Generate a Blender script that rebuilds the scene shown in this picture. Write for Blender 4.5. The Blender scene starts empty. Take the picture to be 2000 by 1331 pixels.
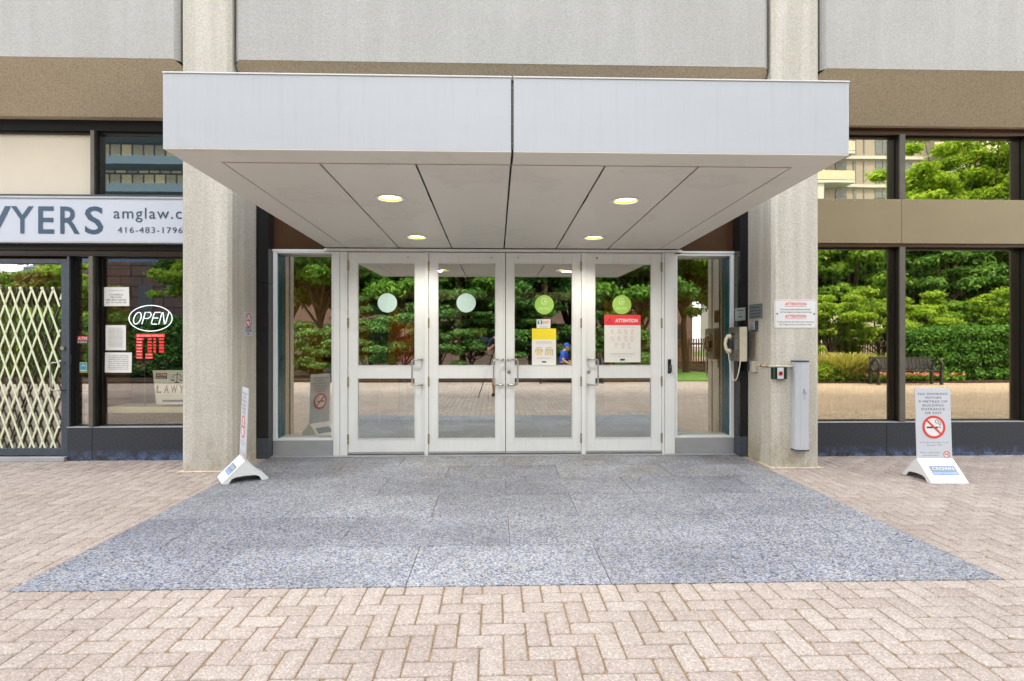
import bpy, bmesh, math, random
import numpy as np
from mathutils import Vector, Matrix

# ------------------------------------------------------------------ camera, sky, sun, exposure
SC = bpy.context.scene
COL = SC.collection
R = math.radians
YAW = R(1.67)
EYE = 1.345
cam = bpy.data.cameras.new('camera')
cam.sensor_width = 36.0
cam.lens = 36.0 * 1100 / 2000
cam.clip_start = 0.02
cam.clip_end = 900
cam.shift_y = 2.5 / 2000
camo = bpy.data.objects.new('camera', cam)
COL.objects.link(camo)
camo.location = (0, 0, EYE)
camo.rotation_euler = (R(90), 0, -YAW)
SC.camera = camo

SUN_EL, SUN_AZ = R(58), R(-14)          # azimuth from +Y (behind the building) towards +X
sun_dir = Vector((math.sin(SUN_AZ) * math.cos(SUN_EL), math.cos(SUN_AZ) * math.cos(SUN_EL), math.sin(SUN_EL)))
sl = bpy.data.lights.new('sun', 'SUN')
sl.energy = 2.3
sl.angle = R(10)
sl.color = (1.0, 0.95, 0.87)
slo = bpy.data.objects.new('sun', sl)
COL.objects.link(slo)
slo.rotation_euler = sun_dir.to_track_quat('Z', 'Y').to_euler()
slo.location = (0, 20, 40)

w = bpy.data.worlds.new('World')
SC.world = w
w.use_nodes = True
nt = w.node_tree
for n in list(nt.nodes):
    nt.nodes.remove(n)
wo = nt.nodes.new('ShaderNodeOutputWorld')
bg = nt.nodes.new('ShaderNodeBackground')
sky = nt.nodes.new('ShaderNodeTexSky')
sky.sky_type = 'NISHITA'
sky.sun_disc = False
sky.sun_elevation = SUN_EL
sky.sun_rotation = SUN_AZ
sky.dust_density = 2.0
sky.air_density = 1.0
wtc = nt.nodes.new('ShaderNodeTexCoord')
wmap = nt.nodes.new('ShaderNodeMapping')
wmap.inputs['Scale'].default_value = (1, 1, 2.4)
wn = nt.nodes.new('ShaderNodeTexNoise')
wn.inputs['Scale'].default_value = 2.2
wn.inputs['Detail'].default_value = 7
wr = nt.nodes.new('ShaderNodeValToRGB')
wr.color_ramp.elements[0].position = 0.26
wr.color_ramp.elements[1].position = 0.50
wmix = nt.nodes.new('ShaderNodeMixRGB')
wmix.inputs['Color2'].default_value = (12.5, 12.9, 13.6, 1)     # thin bright cloud
nt.links.new(wtc.outputs['Generated'], wmap.inputs['Vector'])
nt.links.new(wmap.outputs['Vector'], wn.inputs['Vector'])
nt.links.new(wn.outputs['Fac'], wr.inputs['Fac'])
nt.links.new(wr.outputs['Color'], wmix.inputs['Fac'])
nt.links.new(sky.outputs['Color'], wmix.inputs['Color1'])
nt.links.new(wmix.outputs['Color'], bg.inputs['Color'])
bg.inputs['Strength'].default_value = 0.13
nt.links.new(bg.outputs['Background'], wo.inputs['Surface'])

SC.view_settings.view_transform = 'Standard'
SC.view_settings.look = 'None'
SC.view_settings.exposure = 1.14
SC.view_settings.gamma = 1
SC.cycles.max_bounces = 10
SC.cycles.transparent_max_bounces = 12
SC.cycles.glossy_bounces = 5
SC.cycles.caustics_reflective = False
SC.cycles.caustics_refractive = False
SC.cycles.sample_clamp_indirect = 6

# ------------------------------------------------------------------ helpers
SY, CY = math.sin(YAW), math.cos(YAW)


def X(px, Y):
    """world x, on the plane at depth Y, of a photo column"""
    t = (px - 1000) / 1100
    return Y * (t * CY + SY) / (CY - t * SY)


def Z(py, Y, px=1000):
    """world z, on the plane at depth Y, of a photo row"""
    d = X(px, Y) * SY + Y * CY
    return EYE - (py - 667.5) * d / 1100


def back(px, d, plane=6.66):
    """ground position of a real thing that the glass shows at distance d"""
    u = (px - 1000) / 1100 * d
    return (u + d * SY, 2 * plane - (d - u * SY))


def S(r, g, b):
    f = lambda c: (c / 255 / 12.92) if c <= 10 else (((c / 255) + 0.055) / 1.055) ** 2.4
    return (f(r), f(g), f(b))


def new_mat(name):
    m = bpy.data.materials.new(name)
    m.use_nodes = True
    t = m.node_tree
    for n in list(t.nodes):
        t.nodes.remove(n)
    out = t.nodes.new('ShaderNodeOutputMaterial')
    return m, t, out


def N(t, kind, **kw):
    n = t.nodes.new('ShaderNode' + kind)
    for k, v in kw.items():
        if k in n.inputs:
            n.inputs[k].default_value = v
        else:
            setattr(n, k, v)
    return n


def rgba(c):
    return (c[0], c[1], c[2], 1)


def ramp(t, stops, fac, interp='LINEAR'):
    r = t.nodes.new('ShaderNodeValToRGB')
    cr = r.color_ramp
    cr.interpolation = interp
    while len(cr.elements) < len(stops):
        cr.elements.new(0.5)
    for e, (p, c) in zip(cr.elements, stops):
        e.position = p
        e.color = rgba(c)
    t.links.new(fac, r.inputs['Fac'])
    return r.outputs['Color']


def mixc(t, a, b, fac, mode='MIX'):
    m = t.nodes.new('ShaderNodeMixRGB')
    m.blend_type = mode
    for s, v in (('Color1', a), ('Color2', b), ('Fac', fac)):
        if hasattr(v, 'node'):
            t.links.new(v, m.inputs[s])
        elif s == 'Fac':
            m.inputs[s].default_value = v
        else:
            m.inputs[s].default_value = rgba(v)
    return m.outputs['Color']


def pos(t, scale=(1, 1, 1)):
    g = t.nodes.new('ShaderNodeNewGeometry')
    m = t.nodes.new('ShaderNodeMapping')
    m.inputs['Scale'].default_value = scale
    t.links.new(g.outputs['Position'], m.inputs['Vector'])
    return m.outputs['Vector']


def noise(t, vec, scale, detail=3, rough=0.55):
    n = N(t, 'TexNoise', Scale=scale, Detail=detail, Roughness=rough)
    t.links.new(vec, n.inputs['Vector'])
    return n.outputs['Fac']


def finish(t, out, col, rough=0.6, metal=0.0, bump=None, strength=0.3, dist=0.01, spec=0.5, emit=None, es=0, coat=0):
    p = t.nodes.new('ShaderNodeBsdfPrincipled')
    if hasattr(col, 'node'):
        t.links.new(col, p.inputs['Base Color'])
    else:
        p.inputs['Base Color'].default_value = rgba(col)
    if hasattr(rough, 'node'):
        t.links.new(rough, p.inputs['Roughness'])
    else:
        p.inputs['Roughness'].default_value = rough
    p.inputs['Metallic'].default_value = metal
    p.inputs['Specular IOR Level'].default_value = spec
    p.inputs['Coat Weight'].default_value = coat
    if emit:
        p.inputs['Emission Color'].default_value = rgba(emit)
        p.inputs['Emission Strength'].default_value = es
    if bump is not None:
        b = t.nodes.new('ShaderNodeBump')
        b.inputs['Strength'].default_value = strength
        b.inputs['Distance'].default_value = dist
        t.links.new(bump, b.inputs['Height'])
        t.links.new(b.outputs['Normal'], p.inputs['Normal'])
    t.links.new(p.outputs['BSDF'], out.inputs['Surface'])
    return p


def plain(name, c, rough=0.5, metal=0.0, var=0.08, scale=6, bump=0.0, bscale=80, spec=0.5, emit=None, es=0, coat=0):
    m, t, out = new_mat(name)
    v = pos(t)
    n1 = noise(t, v, scale, 5)
    lo = tuple(x * (1 - var) for x in c)
    hi = tuple(min(1, x * (1 + var)) for x in c)
    col = ramp(t, [(0.3, lo), (0.7, hi)], n1)
    bn = noise(t, v, bscale, 3) if bump else None
    finish(t, out, col, rough, metal, bn, bump, 0.01, spec, emit, es, coat)
    return m


def speckle(name, cols, scale, rough=0.8, bump=0.4, big=0.1, bigscale=0.8, tint=None, streak=0.0, grime=0.0):
    """exposed aggregate: cell colours, a large slow variation, rain streaks"""
    m, t, out = new_mat(name)
    v = pos(t)
    vo = N(t, 'TexVoronoi', Scale=scale)
    t.links.new(v, vo.inputs['Vector'])
    sep = t.nodes.new('ShaderNodeSeparateColor')
    t.links.new(vo.outputs['Color'], sep.inputs['Color'])
    k = len(cols)
    col = ramp(t, [(i / k, c) for i, c in enumerate(cols)], sep.outputs['Red'], 'CONSTANT')
    fine = ramp(t, [(0.3, (0.8, 0.8, 0.8)), (0.7, (1.15, 1.15, 1.15))], noise(t, v, scale * 1.7, 2))
    col = mixc(t, col, fine, 1.0, 'MULTIPLY')
    bigv = ramp(t, [(0.3, (1 - big,) * 3), (0.7, (1 + big * .5,) * 3)], noise(t, v, bigscale, 5, 0.6))
    col = mixc(t, col, bigv, 1.0, 'MULTIPLY')
    if streak:
        sv = pos(t, (7, 7, 0.35))
        st = ramp(t, [(0.45, (1 - streak, 1 - streak, 1 - streak * 1.15)), (0.62, (1, 1, 1))], noise(t, sv, 1.0, 4))
        col = mixc(t, col, st, 1.0, 'MULTIPLY')
    if grime:
        s_ = t.nodes.new('ShaderNodeSeparateXYZ')
        t.links.new(v, s_.inputs[0])
        low = ramp(t, [(0.0, (1, 1, 1)), (0.10, (.7,) * 3), (0.42, (0, 0, 0))], s_.outputs[2])
        gm = mixc(t, low, ramp(t, [(0.44, (0, 0, 0)), (0.60, (1, 1, 1))], noise(t, pos(t, (1, 1, .5)), 6, 6, .7)), 1.0, 'MULTIPLY')
        col = mixc(t, col, mixc(t, col, (.62, .55, .40), 1.0, 'MULTIPLY'), gm)
    finish(t, out, col, rough, 0, vo.outputs['Distance'], bump, 0.006, 0.3)
    return m


def glass(name, refl, tint, gloss=(0.95, 0.97, 0.95), wobble=0.0):
    m, t, out = new_mat(name)
    tr = N(t, 'BsdfTransparent', Color=rgba(tint))
    gl = N(t, 'BsdfGlossy', Color=rgba(gloss), Roughness=0.0)
    fr = N(t, 'LayerWeight', Blend=0.25)
    ma = t.nodes.new('ShaderNodeMath')
    ma.operation = 'MULTIPLY_ADD'
    ma.inputs[1].default_value = 0.5
    ma.inputs[2].default_value = refl
    ma.use_clamp = True
    t.links.new(fr.outputs['Fresnel'], ma.inputs[0])
    mx = t.nodes.new('ShaderNodeMixShader')
    t.links.new(ma.outputs[0], mx.inputs['Fac'])
    t.links.new(tr.outputs[0], mx.inputs[1])
    t.links.new(gl.outputs[0], mx.inputs[2])
    if wobble:
        n1 = noise(t, pos(t), 1.3, 1)
        b = t.nodes.new('ShaderNodeBump')
        b.inputs['Strength'].default_value = wobble
        b.inputs['Distance'].default_value = 0.01
        t.links.new(n1, b.inputs['Height'])
        t.links.new(b.outputs['Normal'], gl.inputs['Normal'])
    t.links.new(mx.outputs[0], out.inputs['Surface'])
    return m


def leafmat(name, a, b, c, trans=0.35):
    m, t, out = new_mat(name)
    g = t.nodes.new('ShaderNodeNewGeometry')
    col = ramp(t, [(0.0, a), (0.5, b), (1.0, c)], g.outputs['Random Per Island'])
    n1 = ramp(t, [(0.35, (0.7, 0.75, 0.7)), (0.65, (1.2, 1.15, 1.1))], noise(t, pos(t), 0.9, 4))
    col = mixc(t, col, n1, 1.0, 'MULTIPLY')
    p = N(t, 'BsdfPrincipled', Roughness=0.55)
    p.inputs['Specular IOR Level'].default_value = 0.3
    t.links.new(col, p.inputs['Base Color'])
    tl = t.nodes.new('ShaderNodeBsdfTranslucent')
    t.links.new(col, tl.inputs['Color'])
    mx = t.nodes.new('ShaderNodeMixShader')
    mx.inputs['Fac'].default_value = trans
    t.links.new(p.outputs[0], mx.inputs[1])
    t.links.new(tl.outputs[0], mx.inputs[2])
    t.links.new(mx.outputs[0], out.inputs['Surface'])
    return m


def blocks(name, c1, c2, mortar, bw, bh, ms=0.01, rough=0.8, horizontal=False, gap=0.012, axis='x'):
    """masonry from the brick texture, laid on a wall (x,z or y,z) or on the ground (x,y)"""
    m, t, out = new_mat(name)
    g = t.nodes.new('ShaderNodeNewGeometry')
    s = t.nodes.new('ShaderNodeSeparateXYZ')
    c = t.nodes.new('ShaderNodeCombineXYZ')
    t.links.new(g.outputs['Position'], s.inputs[0])
    if horizontal:
        t.links.new(s.outputs[0], c.inputs[0])
        t.links.new(s.outputs[1], c.inputs[1])
    else:
        ad = t.nodes.new('ShaderNodeMath')
        t.links.new(s.outputs[0], ad.inputs[0])
        t.links.new(s.outputs[1], ad.inputs[1])
        t.links.new(ad.outputs[0], c.inputs[0])
        t.links.new(s.outputs[2], c.inputs[1])
    b = N(t, 'TexBrick', Scale=1.0)
    b.inputs['Color1'].default_value = rgba(c1)
    b.inputs['Color2'].default_value = rgba(c2)
    b.inputs['Mortar'].default_value = rgba(mortar)
    b.inputs['Mortar Size'].default_value = ms
    b.inputs['Brick Width'].default_value = bw
    b.inputs['Row Height'].default_value = bh
    t.links.new(c.outputs[0], b.inputs['Vector'])
    n1 = ramp(t, [(0.3, (0.85, 0.85, 0.85)), (0.7, (1.12, 1.12, 1.12))], noise(t, pos(t), 3, 5))
    col = mixc(t, b.outputs['Color'], n1, 1.0, 'MULTIPLY')
    finish(t, out, col, rough, 0, b.outputs['Fac'], -0.3, 0.01, 0.3)
    return m


def streaky(name, c, rough, streak, blotch):
    """painted sheet metal with rain streaks and faint water marks"""
    m, t, out = new_mat(name)
    v = pos(t)
    col = ramp(t, [(0.3, tuple(x * .97 for x in c)), (0.7, c)], noise(t, v, 1.4, 4))
    if streak:
        st = ramp(t, [(0.50, (1, 1, 1)), (0.72, (1 - streak,) * 3)], noise(t, pos(t, (26, 26, 1.1)), 1.0, 4, .6))
        top = ramp(t, [(0.35, (1, 1, 1)), (0.75, (1 - streak * .8, 1 - streak * .85, 1 - streak))], noise(t, pos(t, (1.2, 1.2, 5)), 1.0, 5, .7))
        col = mixc(t, mixc(t, col, st, 1.0, 'MULTIPLY'), top, 1.0, 'MULTIPLY')
    if blotch:
        n_ = noise(t, v, 1.15, 5, .62)
        b_ = ramp(t, [(0.56, (1, 1, 1)), (0.60, (1 - blotch,) * 3), (0.63, (1 - blotch * .35,) * 3), (0.8, (1 - blotch * .2,) * 3)], n_)
        col = mixc(t, col, b_, 1.0, 'MULTIPLY')
    finish(t, out, col, rough, 0, noise(t, v, 3, 3), .05, .01, .5)
    return m


# ---- frames: a flat coordinate system on a surface
class F:
    def __init__(s, O, U=(1, 0, 0), V=(0, 0, 1)):
        s.O, s.U, s.V = Vector(O), Vector(U).normalized(), Vector(V).normalized()
        s.N = s.U.cross(s.V).normalized()

    def p(s, a, b, n=0.0):
        return s.O + s.U * a + s.V * b + s.N * n


def wloc(o):
    v = Vector((0, 0, 0))
    while o is not None:
        v += Vector(o.location)
        o = o.parent
    return v


_font_cache = {}


def text_geo(s, bold=0.0, spacing=1.0):
    key = (s, bold, spacing)
    if key not in _font_cache:
        cu = bpy.data.curves.new('lettering_curve', 'FONT')
        cu.body = s
        cu.align_x = 'CENTER'
        cu.size = 1
        cu.offset = bold
        cu.space_character = spacing
        cu.resolution_u = 3
        ob = bpy.data.objects.new('lettering_source', cu)
        me = bpy.data.meshes.new_from_object(ob)
        vs = [tuple(v.co) for v in me.vertices]
        fs = [tuple(p.vertices) for p in me.polygons]
        bpy.data.objects.remove(ob)
        bpy.data.curves.remove(cu)
        bpy.data.meshes.remove(me)
        _font_cache[key] = (vs, fs)
    return _font_cache[key]


class MB:
    def __init__(s):
        s.v, s.f = [], []

    def add(s, vs, fs):
        k = len(s.v)
        s.v += [tuple(v) for v in vs]
        s.f += [tuple(i + k for i in f) for f in fs]
        return s

    def hexa(s, p):
        return s.add(p, [(0, 3, 2, 1), (4, 5, 6, 7), (0, 1, 5, 4), (1, 2, 6, 5), (2, 3, 7, 6), (3, 0, 4, 7)])

    def box(s, x0, x1, y0, y1, z0, z1):
        return s.hexa([(x0, y0, z0), (x1, y0, z0), (x1, y1, z0), (x0, y1, z0), (x0, y0, z1), (x1, y0, z1), (x1, y1, z1), (x0, y1, z1)])

    def fbox(s, f, a0, a1, b0, b1, n0, n1):
        return s.hexa([f.p(a0, b0, n0), f.p(a1, b0, n0), f.p(a1, b1, n0), f.p(a0, b1, n0), f.p(a0, b0, n1), f.p(a1, b0, n1), f.p(a1, b1, n1), f.p(a0, b1, n1)])

    def plan(s, pts, z0, z1):
        n = len(pts)
        vs = [(x, y, z0) for x, y in pts] + [(x, y, z1) for x, y in pts]
        return s.add(vs, [tuple(reversed(range(n))), tuple(range(n, 2 * n))] + [(i, (i + 1) % n, n + (i + 1) % n, n + i) for i in range(n)])

    def fpoly(s, f, pts, n0, n1):
        n = len(pts)
        vs = [f.p(a, b, n0) for a, b in pts] + [f.p(a, b, n1) for a, b in pts]
        return s.add(vs, [tuple(reversed(range(n))), tuple(range(n, 2 * n))] + [(i, (i + 1) % n, n + (i + 1) % n, n + i) for i in range(n)])

    def disc(s, f, a, b, r, n0, n1, seg=28, ry=None):
        ry = ry or r
        return s.fpoly(f, [(a + r * math.cos(2 * math.pi * i / seg), b + ry * math.sin(2 * math.pi * i / seg)) for i in range(seg)], n0, n1)

    def ring(s, f, a, b, r0, r1, n0, n1, seg=36, a0=0, a1=2 * math.pi, ky=1.0):
        full = abs(a1 - a0 - 2 * math.pi) < 1e-6
        m = seg if full else seg + 1
        vs = []
        for i in range(m):
            q = a0 + (a1 - a0) * i / seg
            for r in (r0, r1):
                for n in (n0, n1):
                    vs.append(f.p(a + r * math.cos(q), b + ky * r * math.sin(q), n))
        fs = []
        for i in range(seg):
            k, l = 4 * i, 4 * ((i + 1) % m)
            fs += [(k, l, l + 1, k + 1), (k + 2, k + 3, l + 3, l + 2), (k, k + 2, l + 2, l), (k + 1, l + 1, l + 3, k + 3)]
        return s.add(vs, fs)

    def line(s, f, pts, w, n0, n1):
        for (a, b), (c, d) in zip(pts, pts[1:]):
            L = math.hypot(c - a, d - b) or 1e-6
            px, py = -(d - b) / L * w / 2, (c - a) / L * w / 2
            s.hexa([f.p(a - px, b - py, n0), f.p(c - px, d - py, n0), f.p(c + px, d + py, n0), f.p(a + px, b + py, n0),
                    f.p(a - px, b - py, n1), f.p(c - px, d - py, n1), f.p(c + px, d + py, n1), f.p(a + px, b + py, n1)])
        return s

    def cyl(s, p0, p1, r0, r1=None, seg=16):
        return s.tube([p0, p1], [r0, r0 if r1 is None else r1], seg)

    def tube(s, pts, r, seg=10, closed=False):
        pts = [Vector(p) for p in pts]
        rs = r if isinstance(r, (list, tuple)) else [r] * len(pts)
        n = len(pts)
        vs, fs = [], []
        ref = None
        for i, p in enumerate(pts):
            if closed:
                d = pts[(i + 1) % n] - pts[i - 1]
            else:
                d = pts[min(i + 1, n - 1)] - pts[max(i - 1, 0)]
            d.normalize()
            if ref is None:
                ref = Vector((0, 0, 1)) if abs(d.z) < 0.9 else Vector((1, 0, 0))
            a = d.cross(ref).normalized()
            b = a.cross(d).normalized()
            ref = b
            for k in range(seg):
                q = 2 * math.pi * k / seg
                vs.append(p + (a * math.cos(q) + b * math.sin(q)) * rs[i])
        m = n if closed else n - 1
        for i in range(m):
            j = (i + 1) % n
            for k in range(seg):
                l = (k + 1) % seg
                fs.append((i * seg + k, i * seg + l, j * seg + l, j * seg + k))
        if not closed:
            fs.append(tuple(range(seg)))
            fs.append(tuple((n - 1) * seg + k for k in reversed(range(seg))))
        return s.add(vs, fs)

    def ball(s, c, r, rz=None, u=12, v=8):
        rz = rz or r
        vs = [(c[0], c[1], c[2] - rz)]
        for i in range(1, v):
            q = -math.pi / 2 + math.pi * i / v
            for k in range(u):
                a = 2 * math.pi * k / u
                vs.append((c[0] + r * math.cos(q) * math.cos(a), c[1] + r * math.cos(q) * math.sin(a), c[2] + rz * math.sin(q)))
        vs.append((c[0], c[1], c[2] + rz))
        fs = [(0, 1 + (k + 1) % u, 1 + k) for k in range(u)]
        for i in range(v - 2):
            for k in range(u):
                l = (k + 1) % u
                fs.append((1 + i * u + k, 1 + i * u + l, 1 + (i + 1) * u + l, 1 + (i + 1) * u + k))
        top = len(vs) - 1
        fs += [(top, 1 + (v - 2) * u + k, 1 + (v - 2) * u + (k + 1) % u) for k in range(u)]
        return s.add(vs, fs)

    def text(s, f, body, a, b, h, w=None, n=0.001, bold=0.0, spacing=1.0, left=False):
        vs, fs = text_geo(body, bold, spacing)
        if not vs:
            return s
        xs = [v[0] for v in vs]
        x0, x1 = min(xs), max(xs)
        k = h / 0.729
        kx = (w / (x1 - x0)) if w else k
        cx = x0 if left else (x0 + x1) / 2
        return s.add([f.p(a + (v[0] - cx) * kx, b + v[1] * k, n) for v in vs], fs)

    def build(s, name, mat, parent=None, bevel=0.0, smooth=False, local=False, label=None):
        me = bpy.data.meshes.new(name)
        off = Vector((0, 0, 0)) if (parent is None or local) else wloc(parent)
        me.from_pydata([tuple(Vector(v) - off) for v in s.v], [], s.f)
        bm = bmesh.new()
        bm.from_mesh(me)
        bmesh.ops.recalc_face_normals(bm, faces=bm.faces)
        bm.to_mesh(me)
        bm.free()
        if smooth:
            for p in me.polygons:
                p.use_smooth = True
            if hasattr(me, 'set_sharp_from_angle'):
                me.set_sharp_from_angle(angle=R(40))
        me.materials.append(mat)
        o = bpy.data.objects.new(name, me)
        COL.objects.link(o)
        if parent is not None:
            o.parent = parent
        if bevel:
            b = o.modifiers.new('edge', 'BEVEL')
            b.width = bevel
            b.segments = 2
            b.limit_method = 'ANGLE'
            b.angle_limit = R(35)
        if label:
            o['label'] = label
        return o


def centre(o):
    """put a top-level mesh's origin at its base centre"""
    me = o.data
    n = len(me.vertices)
    a = np.empty(n * 3)
    me.vertices.foreach_get('co', a)
    a = a.reshape(-1, 3)
    c = (a.min(0) + a.max(0)) / 2
    c[2] = a[:, 2].min()
    a -= c
    me.vertices.foreach_set('co', a.ravel())
    me.update()
    o.location = tuple(c)
    return o


def tag(o, label, cat, group=None):
    o['label'] = label
    o['category'] = cat
    if group:
        o['group'] = group
    if o.type == 'MESH' and o.location.length == 0 and not o.children:
        centre(o)
    return o


def struct(o):
    o['kind'] = 'structure'
    return o


def empty(name, loc, label, cat, group=None, rz=0):
    o = bpy.data.objects.new(name, None)
    o.empty_display_size = 0.2
    COL.objects.link(o)
    o.location = loc
    o.rotation_euler = (0, 0, rz)
    o['label'] = label
    o['category'] = cat
    if group:
        o['group'] = group
    return o


def copy_tree(o, parent=None):
    c = o.copy()
    COL.objects.link(c)
    if parent is not None:
        c.parent = parent
    for ch in [q for q in bpy.data.objects if q.parent == o]:
        copy_tree(ch, c)
    return c


def np_mesh(name, verts, faces, mat, parent=None):
    """verts (n,3), faces (m,k) as one mesh"""
    me = bpy.data.meshes.new(name)
    n, (m, k) = len(verts), faces.shape
    me.vertices.add(n)
    me.vertices.foreach_set('co', np.ascontiguousarray(verts, dtype=np.float32).ravel())
    me.loops.add(m * k)
    me.loops.foreach_set('vertex_index', np.ascontiguousarray(faces, dtype=np.int32).ravel())
    me.polygons.add(m)
    me.polygons.foreach_set('loop_start', np.arange(0, m * k, k, dtype=np.int32))
    me.polygons.foreach_set('loop_total', np.full(m, k, dtype=np.int32))
    me.update(calc_edges=True)
    me.materials.append(mat)
    o = bpy.data.objects.new(name, me)
    COL.objects.link(o)
    if parent is not None:
        o.parent = parent
    return o


# ------------------------------------------------------------------ materials
M = {}
M['concrete'] = speckle('exposed_aggregate_concrete', [S(200, 193, 180), S(210, 204, 193), S(190, 182, 169), S(205, 198, 187), S(215, 210, 200), S(195, 187, 173)], 150, bump=0.3, big=0.10, streak=0.14, grime=1)
M['panel'] = speckle('pale_precast_panel', [S(179, 176, 171), S(185, 182, 178), S(172, 169, 164), S(180, 177, 173)], 110, bump=0.35, big=0.07, streak=0.05)
M['chamfer'] = speckle('brown_precast_underside', [S(196, 180, 155), S(207, 192, 168), S(182, 166, 141), S(200, 185, 160)], 120, bump=0.4, big=0.10, bigscale=0.5)
M['spandrel'] = plain('bronze_painted_metal', S(146, 130, 102), rough=0.42, metal=0.35, var=0.07, scale=1.5, bump=0.04)
M['fascia'] = streaky('white_metal_cladding', S(188, 190, 195), 0.38, 0.05, 0.02)
M['soffit'] = streaky('off_white_soffit', S(216, 213, 203), 0.5, 0.0, 0.08)
M['alu'] = streaky('pale_painted_aluminium', S(230, 230, 228), 0.4, 0.05, 0.04)
M['sill'] = plain('brushed_aluminium', S(176, 176, 178), rough=0.45, metal=0.5, var=0.10, scale=3)
M['dark'] = plain('dark_bronze_frame', S(32, 29, 28), rough=0.4, metal=0.3, var=0.15)
M['mull'] = plain('weathered_bronze_mullion', S(104, 98, 90), rough=0.45, metal=0.4, var=0.12, scale=8)
M['doorframe'] = plain('slate_grey_painted_metal', S(70, 76, 84), rough=0.5, metal=0.2, var=0.2, scale=25)
M['black'] = plain('black_void', (0.004, 0.004, 0.004), rough=0.9)
M['brownpanel'] = plain('dark_brown_transom', S(74, 44, 22), rough=0.35, var=0.25, scale=1.4)
M['steel'] = plain('brushed_steel', S(176, 174, 168), rough=0.3, metal=0.9, var=0.05)
M['brass'] = plain('tarnished_hinge', S(168, 154, 118), rough=0.4, metal=0.7, var=0.25, scale=40)
M['white'] = plain('white_plastic', S(222, 222, 220), rough=0.45, var=0.02)
M['paper'] = plain('white_paper', S(226, 222, 216), rough=0.8, var=0.03)
M['cream'] = plain('cream_blind', S(222, 210, 190), rough=0.8, var=0.03, scale=2)
M['ink'] = plain('dark_ink', S(52, 54, 62), rough=0.6, var=0.02)
M['ink2'] = plain('grey_ink', S(120, 118, 122), rough=0.6, var=0.02)
M['ink3'] = plain('steel_blue_letters', S(64, 84, 104), rough=0.35, metal=0.3, var=0.1, scale=3)
M['navy'] = plain('navy_print', S(40, 62, 104), rough=0.5, var=0.03)
M['red'] = plain('red_print', S(214, 62, 52), rough=0.5, var=0.04)
M['hotred'] = plain('signal_red_print', S(232, 62, 70), rough=0.5, var=0.03)
M['pink'] = plain('pale_red_print', S(214, 140, 136), rough=0.6, var=0.03)
M['yellow'] = plain('yellow_print', S(240, 216, 30), rough=0.5, var=0.03)
M['yellow2'] = plain('pale_yellow_print', S(222, 206, 90), rough=0.5, var=0.03)
M['skinprint'] = plain('pale_tan_print', S(222, 200, 140), rough=0.5, var=0.03)
M['green'] = plain('lime_green_vinyl', S(158, 198, 92), rough=0.5, var=0.04)
M['green2'] = plain('pale_lime_print', S(206, 226, 160), rough=0.5, var=0.03)
M['exitgreen'] = plain('dark_green_print', S(20, 110, 80), rough=0.5)
M['mint'] = plain('frosted_mint_vinyl', S(188, 214, 204), rough=0.6, var=0.06, scale=30)
M['cyan'] = plain('cyan_print', S(60, 160, 186), rough=0.5)
M['signsilver'] = plain('silver_sign_face', S(196, 198, 204), rough=0.5, var=0.03)
M['logogrey'] = plain('grey_logo_print', S(128, 140, 156), rough=0.5)
M['logoblue'] = plain('light_blue_logo_print', S(126, 152, 206), rough=0.5)
M['backlit'] = plain('white_sign_face', S(192, 196, 206), rough=0.5, var=0.02, scale=2)
M['neon'] = plain('lit_white_tube', S(240, 246, 250), emit=(0.85, 0.95, 1.0), es=0.9)
M['glowred'] = plain('glowing_red_vinyl', S(222, 40, 44), rough=0.5, emit=(0.9, 0.05, 0.05), es=0.12)  # faint glow put into the red sign print, which is no lamp
M['lens'] = plain('lit_lamp_lens', S(250, 246, 220), emit=(1.0, 0.93, 0.72), es=3)
M['lens2'] = plain('bright_lamp_lens', S(250, 246, 220), emit=(1.0, 0.9, 0.62), es=90)
M['lampcone'] = plain('lamp_reflector', S(214, 192, 104), rough=0.35, var=0.02)
M['phone'] = plain('cream_handset', S(216, 206, 176), rough=0.4, var=0.04)
M['phonebody'] = plain('scratched_steel', S(140, 140, 132), rough=0.35, metal=0.7, var=0.2, scale=30)
M['phoneside'] = plain('rust_stained_panel', S(206, 196, 172), rough=0.5, var=0.08, scale=10)
M['plaque'] = plain('grey_green_plaque', S(112, 122, 122), rough=0.5, metal=0.2, var=0.06)
M['plaque2'] = plain('pale_green_plaque', S(148, 158, 148), rough=0.5, metal=0.2, var=0.06)
M['sealline'] = plain('pinkish_sealant', S(196, 172, 158), rough=0.7)
M['conduit'] = plain('rusty_painted_conduit', S(200, 192, 172), rough=0.5, var=0.25, scale=60)
M['rust'] = plain('rust', S(150, 96, 44), rough=0.8, var=0.3, scale=60)
M['lattice'] = plain('pale_green_painted_steel', S(216, 220, 184), rough=0.45, var=0.05, scale=12)
M['caulk'] = plain('cream_sealant', S(206, 190, 164), rough=0.8, var=0.15, scale=20)
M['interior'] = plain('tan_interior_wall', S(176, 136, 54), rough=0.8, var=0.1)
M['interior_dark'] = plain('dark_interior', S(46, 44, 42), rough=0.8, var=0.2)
M['ceiling_in'] = plain('grey_interior_ceiling', S(170, 168, 162), rough=0.8, var=0.05)
M['carpet'] = plain('speckled_tan_carpet', S(132, 116, 88), rough=0.95, var=0.35, scale=60)
M['ledge'] = plain('cream_ledge', S(250, 238, 196), rough=0.6, var=0.06)
M['cardc'] = plain('cream_card', S(252, 246, 226), rough=.6, var=.03)
M['blind'] = plain('dark_vertical_blind', S(236, 232, 222), rough=0.8, var=0.1)
M['woodwall'] = blocks('brown_board_wall', S(130, 84, 46), S(150, 100, 58), S(40, 24, 14), 3.0, 0.10, 0.008)
M['orange'] = plain('orange_print', S(206, 92, 40), rough=0.5, var=0.2, scale=12)
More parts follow.
